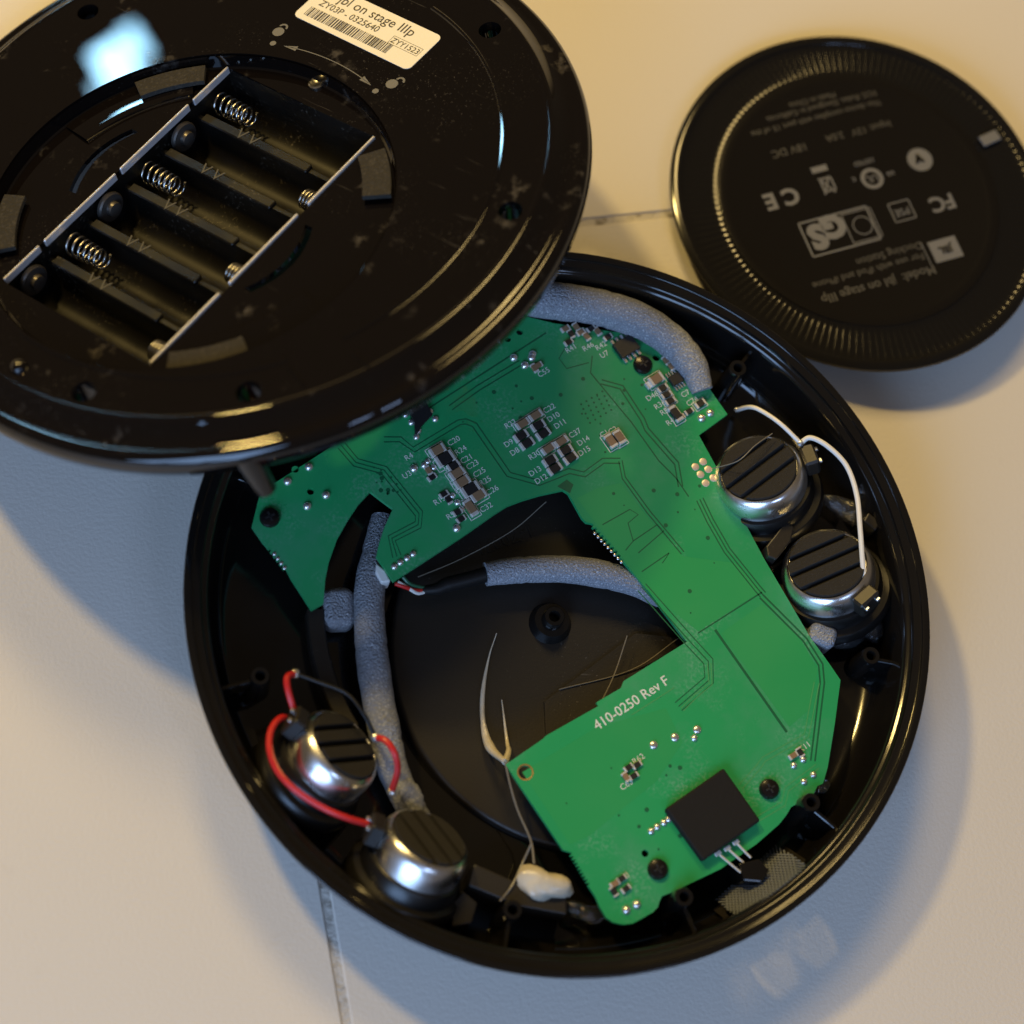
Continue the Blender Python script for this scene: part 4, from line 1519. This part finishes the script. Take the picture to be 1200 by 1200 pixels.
prof = P((0.001, -0.03), (0.52, -0.032), (0.556, -0.024), (0.574, -0.01), (0.579, 0.0), (0.577, 0.008), (0.568, 0.013), (0.556, 0.0145), (0.5499, 0.0135), (0.546, 0.010))
MB().lathe(prof, n=160).build('rim', 'door', door)
NR = 150
seq = (0.0, 0.35, 1.0, 0.35)
def zm(i, j, r, z):
    if 1 <= j <= 6:
        return r, z + 0.0018 * S * seq[i % 4]
    return r, z
MB().lathe(P((0.5475, 0.008), (0.542, 0.005), (0.52, 0.004), (0.50, 0.0035), (0.48, 0.003), (0.455, 0.0025), (0.440, 0.003), (0.434, 0.006)), n=NR * 4, zmod=zm).build('ribbed_border', 'door', door, angle=60)
MB().lathe(P((0.434, 0.006), (0.432, 0.0085), (0.427, 0.009), (0.412, 0.009), (0.402, 0.0082), (0.395, 0.007), (0.001, 0.007)), n=128).build('print_plate', 'doorplate', door)
zp = 0.0085
dp = MB()
def dt(s, px, py, size, align='CENTER', bold=0.0, mb=dp):
    put_text(mb, s, size * S, dat(px, py, 0.0075), Vector((1, 0, 0)), Z3, 0.00002, align, bold=bold)
dim = MB()
dt('Model:  jbl on stage IIIp', 1030, 333, 0.040, bold=0.00004, mb=dim)
dt('For use with iPod and iPhone', 1018, 317, 0.031, mb=dim)
dt('Docking Station', 1042, 297, 0.034, mb=dim)
dt('Input: 12V', 1021, 150, 0.032, mb=dim)
dt('2.0A', 978, 160, 0.032, mb=dim)
dt('18V DC', 925, 176, 0.036, mb=dim)
dt('This device complies with part 15 of the', 957, 138, 0.027, mb=dim)
dt('FCC Rules. Designed in California', 963, 124, 0.027, mb=dim)
dt('Made in China', 952, 117, 0.027, mb=dim)
dim.build('fine_print', 'printdim', door, False)
dt('C E', 916, 232, 0.075, bold=0.0003)
dt('FC', 1104, 237, 0.07, bold=0.0002)
# regulator tick in a filled disc
def ddisc(px, py, r, mb=dp, n=28, lift=0.0):
    c_ = dat(px, py, 0.0076 + lift)
    mb.add([c_ + Vector((r * S * math.cos(2 * math.pi * i / n), r * S * math.sin(2 * math.pi * i / n), 0)) for i in range(n)], [tuple(range(n))])
def dring(px, py, r, wd, mb=dp, n=28, lift=0.0):
    c_ = dat(px, py, 0.0076 + lift)
    ring2(c_, r * S, wd * S, 0, 2 * math.pi, mb, n)
def dquad(px, py, hw, hh, mb=dp, rot=0.0, lift=0.0):
    c_ = dat(px, py, 0.0076 + lift)
    pts = []
    for sx, sy in ((-1, -1), (1, -1), (1, 1), (-1, 1)):
        x, y = sx * hw * S, sy * hh * S
        pts.append(c_ + Vector((x * math.cos(rot) - y * math.sin(rot), x * math.sin(rot) + y * math.cos(rot), 0)))
    mb.add(pts, [(0, 1, 2, 3)])
def dframe(px, py, hw, hh, wd, mb=dp):
    c_ = dat(px, py, 0.0076)
    for (cx, cy, a, b) in ((0, hh, hw, wd), (0, -hh, hw, wd), (hw, 0, wd, hh), (-hw, 0, wd, hh)):
        pts = [c_ + Vector(((cx + sx * a) * S, (cy + sy * b) * S, 0)) for sx, sy in ((-1, -1), (1, -1), (1, 1), (-1, 1))]
        mb.add(pts, [(0, 1, 2, 3)])
ddisc(1078, 187, 0.040)
dquad(960, 198, 0.026, 0.010)                      # bar over the crossed bin
dquad(969, 217, 0.003, 0.034, rot=0.55)
dquad(969, 217, 0.003, 0.034, rot=-0.55)
dframe(970, 216, 0.018, 0.022, 0.003)
dring(1022, 209, 0.030, 0.006)
dt('UL', 1022, 209, 0.034)
dt('c', 1001, 211, 0.03)
dt('us', 1044, 204, 0.03)
dt('LISTED', 1012, 190, 0.022)
dframe(1057, 247, 0.034, 0.032, 0.0018)
dt('PSE', 1057, 248, 0.034)
dframe(984, 271, 0.112, 0.058, 0.0028)
dframe(1010, 264, 0.048, 0.050, 0.0015)
dt('G', 976, 264, 0.10, bold=0.0007)
dt('S', 958, 276, 0.11, bold=0.0007)
dring(1011, 264, 0.030, 0.0015)
dquad(1108, 292, 0.046, 0.036)
dquad(1086, 299, 0.0012, 0.045)
dp.build('approval_marks', 'print', door, False)
dk = MB()
put_text(dk, 'JBL', 0.034 * S, dat(1108, 292, 0.0090), Vector((1, 0, 0)), Z3, 0.00002, bold=0.00008)
put_text(dk, 'v', 0.055 * S, dat(1077, 187, 0.0090), Vector((1, 0, 0)), Z3, 0.00002, bold=0.0003)
dk.build('dark_marks', 'doorplate', door, False)
# latch tab on the border
p = dat(1160, 162, 0.014)
a = math.atan2(p.y, p.x)
er = Vector((math.cos(a), math.sin(a), 0))
MB().box(p, (er, Z3.cross(er), Z3), (0.032 * S, 0.018 * S, 0.003 * S), 0.2).build('latch_mark', 'print', door)
